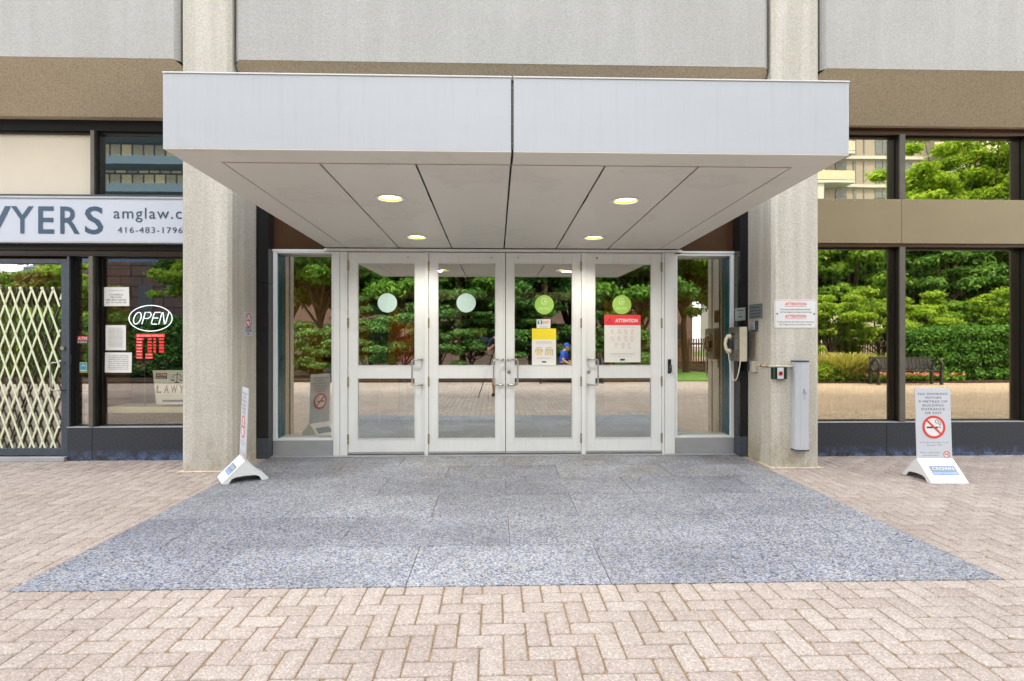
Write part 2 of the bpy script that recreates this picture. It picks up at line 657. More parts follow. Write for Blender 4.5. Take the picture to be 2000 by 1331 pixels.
M['bluegrey'] = plain('blue_grey_panel', S(40, 70, 80), rough=0.5, var=0.2)
M['tealedge'] = plain('teal_glass_edge', S(14, 84, 98), rough=0.2, var=0.15)
M['bark'] = plain('grey_brown_bark', S(78, 66, 56), rough=0.9, var=0.3, scale=14, bump=0.6, bscale=30)
M['bench'] = plain('dark_metal_bench', S(62, 62, 68), rough=0.4, metal=0.5, var=0.1)
M['soil'] = plain('dark_soil', S(58, 46, 36), rough=0.95, var=0.3, scale=8, bump=0.8, bscale=20)
M['leaf'] = leafmat('fresh_green_leaves', S(118, 164, 44), S(150, 190, 58), S(184, 208, 84), 0.5)
M['leaf_dark'] = leafmat('dark_green_leaves', S(62, 112, 48), S(86, 136, 58), S(116, 158, 70), 0.4)
M['leaf_mid'] = leafmat('mid_green_leaves', S(92, 142, 48), S(120, 166, 58), S(152, 188, 74), 0.45)
M['leaf_hedge'] = leafmat('yew_green_leaves', S(60, 114, 46), S(80, 136, 52), S(110, 160, 60), 0.3)
M['leaf_olive'] = leafmat('olive_autumn_leaves', S(110, 108, 44), S(134, 124, 50), S(96, 112, 50), 0.35)
M['leaf_spruce'] = leafmat('juniper_green_needles', S(80, 124, 60), S(104, 148, 72), S(130, 166, 88), 0.25)
M['grassblade'] = leafmat('yellow_green_grass_blades', S(150, 160, 70), S(176, 178, 92), S(196, 190, 120), 0.3)
M['flower'] = leafmat('red_and_white_petals', S(204, 50, 40), S(226, 120, 110), S(236, 230, 220), 0.2)
M['lawn'] = plain('lawn_green', S(98, 140, 58), rough=0.95, var=0.25, scale=3, bump=0.6, bscale=60)

# ------------------------------------------------------------------ ground
GX0, GX1, GY0, GY1 = -2.635, 2.885, 3.11, 6.66


def paver_material():
    m, t, out = new_mat('pinkish_concrete_paver')
    g = t.nodes.new('ShaderNodeNewGeometry')
    v = pos(t)
    base = ramp(t, [(0.0, S(166, 153, 145)), (0.35, S(173, 161, 153)), (0.7, S(178, 167, 159)), (1.0, S(168, 155, 146))], g.outputs['Random Per Island'])
    vo = N(t, 'TexVoronoi', Scale=150)
    t.links.new(v, vo.inputs['Vector'])
    sep = t.nodes.new('ShaderNodeSeparateColor')
    t.links.new(vo.outputs['Color'], sep.inputs['Color'])
    sp = ramp(t, [(0.0, (0.74, 0.72, 0.70)), (0.2, (0.92, 0.91, 0.90)), (0.6, (1.02, 1.02, 1.02)), (0.85, (1.28, 1.26, 1.24))], sep.outputs['Red'], 'CONSTANT')
    col = mixc(t, base, sp, 0.9, 'MULTIPLY')
    n1 = ramp(t, [(0.3, (0.86, 0.84, 0.82)), (0.65, (1.08, 1.07, 1.06))], noise(t, v, 0.9, 6, 0.65))
    col = mixc(t, col, n1, 1.0, 'MULTIPLY')
    n2 = ramp(t, [(0.70, (1, 1, 1)), (0.78, (0.66, 0.64, 0.62))], noise(t, v, 9, 4, 0.6))
    col = mixc(t, col, n2, 0.7, 'MULTIPLY')
    gum = N(t, 'TexVoronoi', Scale=1.5)
    t.links.new(v, gum.inputs['Vector'])
    gm = ramp(t, [(0.0, (.42, .42, .43)), (0.020, (.5, .5, .5)), (0.027, (1, 1, 1))], gum.outputs['Distance'])
    col = mixc(t, col, gm, 1.0, 'MULTIPLY')
    finish(t, out, col, 0.85, 0, noise(t, v, 160, 3), 0.55, 0.004, 0.25)
    return m


def mapr(t, v, a, b):
    m_ = t.nodes.new('ShaderNodeMapRange')
    m_.inputs['From Min'].default_value = a
    m_.inputs['From Max'].default_value = b
    t.links.new(v, m_.inputs['Value'])
    return m_.outputs['Result']


def granite_material():
    m, t, out = new_mat('speckled_blue_grey_granite')
    v0 = pos(t)
    nd = N(t, 'TexNoise', Scale=28, Detail=2)
    t.links.new(v0, nd.inputs['Vector'])
    v = mixc(t, v0, nd.outputs['Color'], 0.022, 'ADD')
    vo = N(t, 'TexVoronoi', Scale=112)
    t.links.new(v, vo.inputs['Vector'])
    sep = t.nodes.new('ShaderNodeSeparateColor')
    t.links.new(vo.outputs['Color'], sep.inputs['Color'])
    col = ramp(t, [(0.0, S(80, 86, 100)), (0.13, S(118, 124, 139)), (0.34, S(149, 154, 167)), (0.54, S(170, 173, 181)), (0.72, S(172, 162, 148)), (0.84, S(190, 190, 194)), (0.94, S(124, 119, 114))], sep.outputs['Red'], 'CONSTANT')
    vo2 = N(t, 'TexVoronoi', Scale=170)
    t.links.new(v0, vo2.inputs['Vector'])
    sep2 = t.nodes.new('ShaderNodeSeparateColor')
    t.links.new(vo2.outputs['Color'], sep2.inputs['Color'])
    f2 = ramp(t, [(0.0, (0.75, 0.77, 0.82)), (0.3, (0.95, 0.95, 0.98)), (0.8, (1.2, 1.18, 1.14))], sep2.outputs['Green'], 'CONSTANT')
    col = mixc(t, col, f2, 0.8, 'MULTIPLY')
    # worn, tracked-in dirt in front of the doors and damp patches
    g = t.nodes.new('ShaderNodeNewGeometry')
    isl = ramp(t, [(0.0, (0.82, 0.82, 0.84)), (1.0, (1.10, 1.10, 1.08))], g.outputs['Random Per Island'])
    col = mixc(t, col, isl, 1.0, 'MULTIPLY')
    n1 = ramp(t, [(0.34, (0.66, 0.66, 0.66)), (0.66, (1.06, 1.06, 1.05))], noise(t, pos(t, (0.7, 1.1, 1)), 1.0, 6, 0.65))
    col = mixc(t, col, n1, 0.9, 'MULTIPLY')
    # ochre grit trodden in near the doors
    sx = t.nodes.new('ShaderNodeSeparateXYZ')
    t.links.new(v0, sx.inputs[0])
    near = ramp(t, [(0.0, (0, 0, 0)), (0.35, (0.25,) * 3), (1.0, (1, 1, 1))], mapr(t, sx.outputs[1], 4.2, 6.7))
    gm = mixc(t, near, ramp(t, [(0.42, (0, 0, 0)), (0.62, (1, 1, 1))], noise(t, v0, 2.2, 6, 0.7)), 1.0, 'MULTIPLY')
    col = mixc(t, col, mixc(t, col, (0.80, 0.72, 0.58), 1.0, 'MULTIPLY'), gm)
    ro = ramp(t, [(0.3, (0.42,) * 3), (0.7, (0.62,) * 3)], noise(t, v0, 3, 4))
    finish(t, out, col, ro, 0, noise(t, v0, 90, 3), 0.25, 0.004, 0.45)
    return m


M['paver'] = paver_material()
M['granite'] = granite_material()
M['joint'] = speckle('sandy_reddish_joint_fill', [S(150, 118, 92), S(166, 136, 108), S(134, 112, 86), S(126, 118, 84)], 140, bump=0.5, big=0.2, bigscale=2)
M['farpave'] = blocks('far_paving', S(172, 152, 140), S(186, 166, 152), S(120, 96, 78), 0.2, 0.1, 0.006, horizontal=True)

g = MB().box(-160, 160, -150, 160, -0.6, -0.016)
struct(g.build('ground', M['farpave']))
g = MB().box(-20.5, 22.5, -5.4, 6.9, -0.0155, -0.0065)
struct(g.build('paving_joints', M['joint']))


def pavers():
    rng = np.random.default_rng(7)
    u = 0.105
    rects = []
    ox, oy = -20.02, -5.18
    nx, ny = int(41.5 / u), int(11.9 / u)
    for i in range(nx):
        for j in range(ny):
            k = (i - j) % 4
            if k == 0:
                r = (i, j, i + 2, j + 1)
            elif k == 3:
                r = (i, j, i + 1, j + 2)
            else:
                continue
            x0, y0, x1, y1 = ox + r[0] * u, oy + r[1] * u, ox + r[2] * u, oy + r[3] * u
            if y1 > 6.64 and not False:
                y1 = min(y1, 6.64)
            if y1 - y0 < 0.02:
                continue
            if abs(x0) > 9 and y0 < 1.0 and abs(x0) > 17:
                continue
            # cut round the granite
            if x1 > GX0 and x0 < GX1 and y1 > GY0:
                yb = max(y0, GY0)
                for q in ((x0, y0, x1, min(y1, GY0)), (x0, yb, GX0, y1), (GX1, yb, x1, y1)):
                    if q[2] - q[0] > 0.012 and q[3] - q[1] > 0.012:
                        rects.append(q)
                continue
            rects.append((x0, y0, x1, y1))
    r = np.array(rects)
    n = len(r)
    gap = 0.0030 + rng.random(n) * 0.0018
    x0, y0, x1, y1 = r[:, 0] + gap, r[:, 1] + gap, r[:, 2] - gap, r[:, 3] - gap
    c = 0.0035 + rng.random((n, 4)) ** 3 * 0.016
    c = np.minimum(c, np.minimum(x1 - x0, y1 - y0)[:, None] * 0.35)
    cz = rng.normal(0, 0.0007, n)
    tx, ty = rng.normal(0, 0.006, n), rng.normal(0, 0.006, n)
    mx, my = (x0 + x1) / 2, (y0 + y1) / 2
    rot = rng.normal(0, 0.004, n)

    def outline(ins, z):
        a, b, cc, d = x0 + ins, y0 + ins, x1 - ins, y1 - ins
        P = [(a + c[:, 0], b), (cc - c[:, 1], b), (cc, b + c[:, 1]), (cc, d - c[:, 2]), (cc - c[:, 2], d), (a + c[:, 3], d), (a, d - c[:, 3]), (a, b + c[:, 0])]
        out = np.empty((n, 8, 3))
        for q, (px, py) in enumerate(P):
            dx, dy = px - mx, py - my
            out[:, q, 0] = mx + dx - rot * dy
            out[:, q, 1] = my + dy + rot * dx
            out[:, q, 2] = z + cz + tx * dx + ty * dy
        return out
    V = np.concatenate([outline(0.005, 0.0), outline(0.0, -0.0045), outline(0.0, -0.013)], axis=1)
    verts = V.reshape(-1, 3)
    base = np.arange(n)[:, None] * 24
    quads = []
    for lv in (0, 8):
        for q in range(8):
            e = (q + 1) % 8
            quads.append(np.concatenate([base + lv + q, base + lv + 8 + q, base + lv + 8 + e, base + lv + e], axis=1))
    # top as three quads
    for a in ((0, 1, 2, 7), (7, 2, 3, 6), (6, 3, 4, 5)):
        quads.append(np.concatenate([base + i for i in a], axis=1))
    return struct(np_mesh('paving', verts, np.concatenate(quads), M['paver']))


pavers()

slab = MB()
rows = [3.11, 3.72, 4.34, 4.96, 5.58, 6.12, 6.66]
rnd = random.Random(3)
for i, (a, b) in enumerate(zip(rows, rows[1:])):
    xs = [GX0]
    x = GX0 + (0.45 if i % 2 else 1.0)
    while x < GX1 - 0.3:
        xs.append(x)
        x += 1.14
    xs.append(GX1)
    for c, d in zip(xs, xs[1:]):
        dz = rnd.uniform(-0.0008, 0.0008)
        slab.box(c + .0022, d - .0022, a + .0022, b - .0022, -0.012, 0.001 + dz)
struct(slab.build('granite_paving', M['granite'], bevel=0.0012))

# ------------------------------------------------------------------ the office building
YD = 6.69           # front face of the door leaves
YW = 6.5            # front of the shop-front base and framing
BL = empty('office_building', (0.1, 5.9, 0), 'pale precast concrete office building with recessed glazed entrance and bronze shop windows', 'building')


def P(mb, name, mat, bevel=0.0, parent=None, label=None, smooth=False):
    return mb.build(name, M[mat] if isinstance(mat, str) else mat, parent or BL, bevel, smooth=smooth, label=label)


HT = 12.0  # unseen upper height, set by how far the building's shadow reaches
# the two pillars beside the entrance and the next ones along the street
PX0, PX1, QX0, QX1 = -3.24, -2.734, 2.941, 3.45
for (a, b, inner) in ((PX0, PX1, 1), (QX0, QX1, -1), (-9.9, -9.39, 1), (9.6, 10.11, -1), (-16.5, -16.0, 1), (16.2, 16.7, -1)):
    c = 0.035
    P(MB().plan([(a, 6.06), (a, 5.9 + c), (a + c, 5.9), (b - c, 5.9), (b, 5.9 + c), (b, 6.06)], 0, HT), 'pillar', 'concrete', bevel=0.004)
    if inner == 1:
        P(MB().box(a + 0.012, b - 0.014, 6.06, 6.553, 0, HT), 'pillar_return', 'concrete', bevel=0.003)
    else:
        P(MB().box(a + 0.014, b - 0.012, 6.06, 6.513, 0, HT), 'pillar_return', 'concrete', bevel=0.003)
    P(MB().plan([(a - .03, 5.87), (b + .03, 5.87), (b + .03, 6.2), (a - .03, 6.2)], 0.0, 0.012), 'pillar_base_sealant', 'caulk', bevel=0.008)

# precast panels over the ground floor, chamfered back to the window heads
ZP, ZU, YP = 4.268, 3.86, 5.93


def panel(a, b, z0, z1, yc=6.42, zc=None):
    zc = zc if zc is not None else z0 - 0.41
    m = MB()
    e = 0.045
    # face with softly bevelled edges, sides running back
    prof = [(YP + 0.05, z1), (YP, z1 - 0.03), (YP, z0 + 0.006)]
    pts = []
    for (y, z) in prof:
        pts.append([(a + (e if y == YP else 0), y, z), (b - (e if y == YP else 0), y, z)])
    vs = [q for r_ in pts for q in r_]
    m.add(vs, [(0, 1, 3, 2), (2, 3, 5, 4)])
    # side bevels and returns
    m.add([(a + e, YP, z0), (a, YP + e, z0), (a, YP + e, z1), (a + e, YP, z1)], [(0, 1, 2, 3)])
    m.add([(b - e, YP, z0), (b, YP + e, z0), (b, YP + e, z1), (b - e, YP, z1)], [(0, 1, 2, 3)])
    m.add([(a, YP + e, z0), (a, yc, z0), (a, yc, z1), (a, YP + e, z1)], [(0, 1, 2, 3)])
    m.add([(b, YP + e, z0), (b, yc, z0), (b, yc, z1), (b, YP + e, z1)], [(0, 1, 2, 3)])
    P(m, 'precast_panel', 'panel')
    c = MB()
    c.add([(a + e, YP, z0 + .004), (b - e, YP, z0 + .004), (b, YP + e, z0 - 0.03), (b, yc, zc), (a, yc, zc), (a, YP + e, z0 - 0.03)], [(0, 1, 2, 3, 4, 5)])
    c.add([(a, YP + e, z0 - .03), (a, yc, zc), (a, yc, z0)], [(0, 1, 2)])
    c.add([(b, YP + e, z0 - .03), (b, yc, zc), (b, yc, z0)], [(0, 1, 2)])
    c.box(a, b, yc, yc + 0.3, zc, zc + 0.012)
    P(c, 'chamfered_underside', 'chamfer')


bays = [(-16.0, -9.94), (-9.35, PX0 - 0.045), (PX1 + 0.02, QX0 - 0.02), (QX1 + 0.045, 9.56), (10.15, 16.2)]
for a, b in bays:
    for k, z in enumerate((ZP, ZP + 3.7)):
        panel(a, b, z, z + 1.9)
        if k < 2 or True:
            P(MB().box(a, b, 6.44, 6.46, z + 1.9, z + 3.3), 'window_band', glass('upper_window_glass_%d' % k, 0.5, (0.1, 0.1, 0.1)) if False else 'dark')
core = MB()  # closed core, end walls and roof out of view, added to block light
core.box(-16.6, 16.8, 6.75, 24, 3.872, HT)
core.box(-16.6, 16.8, 10.6, 24, 0.0, 3.86)
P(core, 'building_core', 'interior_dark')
P(MB().box(-16.6, -16.3, 6.56, 24, 0, HT - .02), 'end_wall', 'concrete')
P(MB().box(16.72, 17.0, 6.56, 24, 0, HT - .02), 'end_wall', 'concrete')
P(MB().box(-17, 17.2, 5.86, 24.2, HT, HT + .5), 'roof', 'panel')

# black granite piers between the pillars and the entrance glazing
for (a, b, yf) in ((-2.745, X(533, YD), 6.553), (X(1433, YD), 2.952, 6.513)):
    P(MB().box(a, b, yf + .003, 6.80, 0.24, 2.02).box(a, b, yf + .003, 6.80, 2.025, 3.87), 'black_granite_pier', plain('polished_black_granite', S(22, 22, 26), rough=0.12, var=0.3, scale=60) if 'bg' not in M else M['bg'], bevel=0.002)
    P(MB().box(a, b, yf - .004, 6.80, 0, 0.235), 'pier_base', 'doorframe', bevel=0.003)

# dark brown transom panels over the sidelights
xa, xb, xc, xd = X(533, YD), X(679, YD), X(1292, YD), X(1433, YD)
P(MB().box(xa, xb, YD + .03, YD + .06, 2.432, 3.87), 'transom_panel', plain('polished_brown_transom', S(70, 42, 22), rough=0.25, var=0.2, scale=1.5))
P(MB().box(xc, xd, YD + .03, YD + .06, 2.432, 3.87), 'transom_panel', bpy.data.materials['polished_brown_transom'])
P(MB().box(xb + .001, xc - .001, YD + .03, YD + .06, 2.46, 3.87), 'transom_panel', bpy.data.materials['polished_brown_transom'])

# --- entrance glazing
GD = glass('door_glass', 0.44, (0.80, 0.80, 0.72), wobble=0.02)
GS = glass('sidelight_glass', 0.45, (0.80, 0.76, 0.58), wobble=0.02)
ZT = 2.405                     # head of the doors
head = MB()
head.box(X(635, YD), X(1330, YD), YD - .045, YD + .06, ZT + .006, 2.438)
head.box(xa, X(635, YD) - .001, YD - .02, YD + .05, 2.402, 2.430)
head.box(X(1330, YD) + .001, xd, YD - .02, YD + .05, 2.402, 2.430)
P(head, 'door_head', 'alu', bevel=0.003)
# mullions: (px0, px1)
for (a, b) in ((651.5, 664), (664.8, 679), (829.3, 836.7), (1135.4, 1143.6), (1292.6, 1297), (1297.8, 1317.5)):
    P(MB().box(X(a, YD), X(b, YD), YD - .018, YD + .06, 0.0, ZT), 'mullion', 'alu', bevel=0.003)


def sidelight(p0, g0, g1, p1, zb, zt):
    fr = MB()
    f0, f1 = X(p0, YD), X(p1, YD)
    a, b = X(g0, YD), X(g1, YD)
    fr.box(f0, a, YD - .012, YD + .16, zb, zt + .02)
    fr.box(b, f1, YD - .012, YD + .16, zb, zt + .02)
    fr.box(a, b, YD - .012, YD + .16, zt, zt + .02)
    fr.box(a, b, YD - .012, YD + .16, zb - .0, zb + .022)
    o = P(fr, 'sidelight_window', 'alu', bevel=0.003)
    MB().box(a + .001, b - .001, YD + .135, YD + .139, zb + .023, zt - .001).build('pane', GS, o)
    P(MB().box(f0, f1, YD - .008, YD + .05, 0.012, zb - .002), 'sill_panel', 'sill', bevel=0.003)
    return a, b


sa, sb = sidelight(533.5, 541.5, 648, 651, 0.185, 2.385)
ta, tb = sidelight(1318, 1322.6, 1426, 1433, 0.195, 2.375)
P(MB().box(sa + .002, sa + .006, YD + .02, YD + .134, .21, 2.38), 'glass_edge_strip', 'tealedge')
P(MB().box(tb - .006, tb - .002, YD + .02, YD + .134, .22, 2.37), 'glass_edge_strip', 'tealedge')

# --- the four doors: leaf > pane, pane, handle, hinges, bolts
doors = [(680, 829, 698, 810.7, 'R'), (837.2, 986.8, 855, 968, 'R'), (988.2, 1135, 1004, 1118, 'L'), (1144, 1292, 1161.6, 1272.5, 'L')]
DOOR_GLASS = []
for k, (p0, p1, g0, g1, side) in enumerate(doors):
    x0, x1, a, b = X(p0, YD), X(p1, YD), X(g0, YD), X(g1, YD)
    DOOR_GLASS.append((a, b))
    zl, zg0, zg1, zg2, zg3 = 0.022, 0.193, 0.918, 1.060, 2.276
    y0, y1 = YD, YD + .045
    lf = MB()
    lf.box(x0, a, y0, y1, zl, ZT - .004)
    lf.box(b, x1, y0, y1, zl, ZT - .004)
    lf.box(a, b, y0 + .0015, y1, zl, zg0)
    lf.box(a, b, y0 + .0015, y1, zg1, zg2)
    lf.box(a, b, y0 + .0015, y1, zg3, ZT - .004)
    # raised glazing beads
    for (q0, q1) in ((zg0, zg1), (zg2, zg3)):
        e = .007
        lf.box(a + .0005, a + e, y0 - .004, y0 + .02, q0 + .0005, q1 - .0005)
        lf.box(b - e, b - .0005, y0 - .004, y0 + .02, q0 + .0005, q1 - .0005)
        lf.box(a + e, b - e, y0 - .004, y0 + .02, q0 + .0005, q0 + e)
        lf.box(a + e, b - e, y0 - .004, y0 + .02, q1 - e, q1 - .0005)
    d = P(lf, 'entrance_door', 'alu', bevel=0.0025)
    MB().box(a, b, y0 + .022, y0 + .026, zg2, zg3).build('upper_pane', GD, d)
    MB().box(a, b, y0 + .022, y0 + .026, zg0, zg1).build('lower_pane', GD, d)
    MB().box(x0 + .004, x1 - .004, y0 - .006, y0 - .0005, 0.024, 0.046).build('door_sweep', M['sill'], d)
    # pull handle: a bar standing off the glass, with two arms back to the stile
    if side == 'R':
        xs, xh = x1 - .028, x1 - .138
    else:
        xs, xh = x0 + .028, x0 + .138
    sg = 1 if side == 'R' else -1
    yo = y0 - .055
    hb = MB()
    pts = []
    r_ = .028
    zt_, zb_ = 1.135, 0.835
    pts.append((xs, yo + .02, zt_))
    pts.append((xs - sg * .012, yo, zt_))
    for q in range(5):
        an = math.pi / 2 * q / 4
        pts.append((xh + sg * (r_ - r_ * math.sin(an)), yo, zt_ - r_ + r_ * math.cos(an)))
    for q in range(5):
        an = math.pi / 2 * q / 4
        pts.append((xh + sg * (r_ - r_ * math.cos(an)), yo, zb_ + r_ - r_ * math.sin(an)))
    pts.append((xs - sg * .012, yo, zb_))
    pts.append((xs, yo + .02, zb_))
    hb.tube(pts, .0095, 12)
    for z in (zt_, zb_):
        hb.tube([(xs, yo + .012, z), (xs, y0 + .001, z)], [.010, .013], 12)
    hb.build('handle', M['steel'], d, smooth=True)
    # hinges on the other edge
    xh_ = x0 - .003 if side == 'R' else x1 + .003
    for z in (Z(520, YD), Z(631, YD), Z(745, YD), Z(856, YD)):
        h = MB()
        for q in range(5):
            h.cyl((xh_, y0 - .012, z - .058 + q * .0235), (xh_, y0 - .012, z - .058 + q * .0235 + .021), .009, seg=10)
        h.box(xh_ - .012, xh_ + .012, y0 - .0075, y0 - .001, z - .058, z + .058)
        h.build('hinge', M['brass'], d)
    f = F((0, y0, 0))
    xb_ = {0: X(797, YD), 1: X(960, YD), 2: X(1012, YD), 3: X(1166, YD)}[k]
    MB().disc(f, xb_, Z(503, YD), .010, 0, .004, 16).build('closer_bolt', M['steel' if k < 3 else 'dark'], d)
    if k > 1:
        c = MB().disc(f, x0 + .035, .985, .016, 0, .008, 20)
        c.ring(f, x0 + .035, .985, .016, .020, 0, .005, 20)
        c.build('lock_cylinder', M['steel'], d)
P(MB().box(xa, xd, YD - .08, YD + .06, 0.0015, 0.011), 'threshold', 'sill', bevel=0.003)

# --- vestibule behind the doors
YV = 9.4
xv0, xv1 = xa - .05, xd + .05
P(MB().box(xv0, xv1, YD + .07, YV, -0.004, 0.003), 'vestibule_floor', plain('dark_vestibule_floor', S(120, 112, 104), rough=0.5, var=0.15, scale=9))
P(MB().box(xv0, xv1, YD + .07, YV, 2.44, 2.5), 'vestibule_ceiling', 'ceiling_in')
P(MB().box(xv0 - .05, xv0, YD + .07, YV, 0, 2.44).box(xv1, xv1 + .05, YD + .07, YV, 0, 2.44), 'vestibule_wall', 'interior')
inner = MB()
xi = [xv0 + .002, -1.55, -0.62, 0.10, 0.82, 1.75, xv1 - .002]
for x in xi:
    inner.box(x - .05, x + .05, YV, YV + .08, 0, 2.44)
inner.box(xi[0] + .05, xi[-1] - .05, YV + .002, YV + .078, 2.05, 2.18)
inner.box(xi[0] + .05, xi[-1] - .05, YV + .002, YV + .078, 0.0, 0.18)
inner.box(xi[1] + .05, xi[4] + .9, YV + .004, YV + .076, 0.93, 1.03)
P(inner, 'inner_door_screen', 'mull', bevel=0.003)
P(MB().box(xv0, xv1, YV + 1.1, YV + 1.15, 0, 3.0), 'lobby_wall', 'interior_dark')
P(MB().box(xv0 + .1, xi[1] - .06, YV - .03, YV - .01, 0.2, 2.04).box(xi[5] + .06, xv1 - .1, YV - .03, YV - .01, 0.2, 2.04), 'timber_panel', 'interior')
lampm = MB()
for (x, y) in ((-1.0, 7.6), (1.2, 7.6), (-.9, 8.7), (1.1, 8.7)):
    t_ = empty('ceiling_lamp', (x, y, 2.43), 'round lit lamp in the vestibule ceiling above the ' + ('poster stands' if x < 0 else 'inner doors') + (', nearer the outer doors' if y < 8 else ', nearer the lobby'), 'ceiling lamp', 'ceiling lamps in the vestibule')
    fz = F((x, y, 2.44), (1, 0, 0), (0, -1, 0))
    MB().ring(fz, 0, 0, .085, .115, 0.0, .012, 24).build('trim', M['white'], t_)
    MB().disc(fz, 0, 0, .084, 0.0, .006, 24).build('lens', M['lens2'], t_)

# --- shop fronts left and right: base, frames, panes, spandrel
GW = glass('tinted_shop_glass', 0.56, (0.95, 0.93, 0.88), (1.0, 0.88, 0.64), wobble=0.03)
GW2 = glass('dark_shop_glass', 0.30, (0.95, 0.95, 0.93), (0.98, 0.97, 0.95), wobble=0.03)
plm = plain('painted_black_plinth', S(42, 44, 50), rough=0.45, var=0.35, scale=35, bump=0.1)
# chipped blue-white salt marks low on the plinth
def plinth_mat():
    m, t, out = new_mat('salt_stained_black_plinth')
    v = pos(t)
    g_ = t.nodes.new('ShaderNodeSeparateXYZ')
    t.links.new(v, g_.inputs[0])
    low = ramp(t, [(0.0, (1, 1, 1)), (0.13, (0, 0, 0))], g_.outputs[2])
    sp = ramp(t, [(0.44, (0, 0, 0)), (0.60, (1, 1, 1))], noise(t, v, 11, 6, 0.75))
    a = mixc(t, low, sp, 1.0, 'MULTIPLY')
    base = ramp(t, [(0.35, S(34, 36, 42)), (0.7, S(64, 66, 74))], noise(t, v, 70, 4, 0.7))
    col = mixc(t, base, S(92, 112, 150), a)
    finish(t, out, col, 0.45, 0, noise(t, v, 60, 3), 0.12, 0.005, 0.45)
    return m


PLM = plinth_mat()
YG = 6.60
GW3 = glass('clear_dark_shop_glass', 0.13, (0.95, 0.95, 0.93), (0.98, 0.97, 0.95), wobble=0.03)


def frames(xs, z0, z1, mat='dark', w=0.055):
    pass


# RIGHT side (street side with the planted reflections)
rx0, rx1 = QX1 - .02, 9.62
P(MB().box(rx0, 4.60, YW, YW + .14, 0, .392).box(4.603, rx1, YW, YW + .14, 0, .392), 'plinth', PLM, bevel=0.004)
P(MB().box(rx0, rx1, YW - .006, YW + .15, .394, .404), 'sill_strip', 'sill', bevel=0.001)
mxs = [X(1756, YW), X(2003, YW), X(2003, YW) + 1.55, X(2003, YW) + 3.0]
mw = X(1767, YW) - X(1756, YW)
for z0, z1 in ((.406, 2.462), (3.022, ZU - .07)):
    fr = MB()
    fr.box(rx0, rx1, YW + .06, YW + .16, z1 - .0, z1 + .05)
    P(fr, 'window_head', 'dark')
    edges = [rx0] + mxs + [rx1]
    for i in range(len(edges) - 1):
        a = edges[i] + (mw if i else 0)
        b = edges[i + 1]
        o = MB()
        o.box(a, a + .012, YW + .07, YG + .03, z0, z1).box(b - .012, b, YW + .07, YG + .03, z0, z1).box(a + .012, b - .012, YW + .07, YG + .03, z0, z0 + .012).box(a + .012, b - .012, YW + .07, YG + .03, z1 - .02, z1)
        o = P(o, 'window', 'dark')
        MB().box(a + .012, b - .012, YG, YG + .006, z0 + .012, z1 - .02).build('pane', GW, o)
    for x in mxs:
        o = P(MB().box(x, x + mw, YW + .012, YG + .06, z0, z1), 'mullion', 'dark')
        MB().box(x, x + mw, YW - .012, YW + .011, z0, z1).build('mullion_cap', M['mull'], o, bevel=.002)
# bronze spandrel, two visible panels with screws
for a, b in ((rx0, X(1757, YW)), (X(1757, YW) + .004, rx1)):
    sp = P(MB().box(a, b, YW - .03, YW + .16, 2.500, 3.018), 'spandrel_panel', 'spandrel', bevel=.003)
f = F((0, YW - .03, 0))
sc_ = MB()
x = rx0 + .25
while x < rx1:
    for z in (2.52, 2.998):
        sc_.disc(f, x, z, .006, 0, .003, 8)
    x += .26
sc_.build('screw_row', M['sill'], sp)
P(MB().box(rx0, rx1, YW - .01, YW + .16, 2.464, 2.498), 'spandrel_edge', 'brownpanel')
P(MB().box(rx0, rx1, YW - .02, YW + .2, ZU - .018, ZU - .002).box(rx0, rx1, YW + .01, YW + .2, ZU - .07, ZU - .02), 'window_head_trim', 'brownpanel')
# interior of the right-hand office
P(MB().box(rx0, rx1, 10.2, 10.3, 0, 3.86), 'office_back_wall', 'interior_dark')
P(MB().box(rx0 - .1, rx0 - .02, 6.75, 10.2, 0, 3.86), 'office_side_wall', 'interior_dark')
P(MB().box(rx0, rx1, 6.68, 10.2, 0.002, .02), 'office_floor', 'carpet')
bl = MB()
x = rx0 + .03
while x < rx1 - .1:
    bl.add([(x, 6.69, .45), (x + .075, 6.75, .45), (x + .075, 6.75, 2.44), (x, 6.69, 2.44)], [(0, 1, 2, 3)])
    x += .10
P(bl, 'vertical_blind', 'blind')

# LEFT side: law office shop front
lx1 = PX0 + .02
lx0 = -9.40
P(MB().box(X(180, YW) + .002, lx1, YW, YW + .14, 0, .372).box(X(131, YW), X(180, YW) - .002, YW, YW + .14, 0, .372), 'plinth', PLM, bevel=0.004)
P(MB().box(X(131, YW), lx1, YW - .006, YW + .15, .374, .384), 'sill_strip', 'sill', bevel=0.001)
zs = 0.386
ml = X(180, YW)
P(MB().box(X(175, YW), X(183.5, YW), YW - .02, YG + .05, zs, 2.31), 'mullion', 'mull', bevel=.002)
P(MB().box(X(183.8, YW), X(200, YG), YW + .02, YG + .05, zs, 2.31), 'dark_mullion', 'dark', bevel=.002)
P(MB().box(X(135.5, YW), X(149, YG), YW + .02, YG + .05, zs, 2.31), 'dark_mullion', 'black')
P(MB().box(X(171.5, YW), X(174.7, YW), YW + .01, YG + .05, zs, 2.31), 'dark_mullion', 'doorframe')
for (a, b) in ((150, 171.5), (202, 353)):
    xa_, xb_ = X(a, YG), min(X(b, YW), lx1)
    o = MB().box(xa_, xa_ + .01, YW + .07, YG + .03, zs, 2.31).box(xb_ - .01, xb_, YW + .07, YG + .03, zs, 2.31).box(xa_ + .01, xb_ - .01, YW + .07, YG + .03, zs, zs + .01).box(xa_ + .01, xb_ - .01, YW + .07, YG + .03, 2.30, 2.31)
    o = P(o, 'window', 'dark')
    MB().box(xa_ + .01, xb_ - .01, YG, YG + .006, zs + .01, 2.30).build('pane', GW3 if a > 180 else GW2, o)
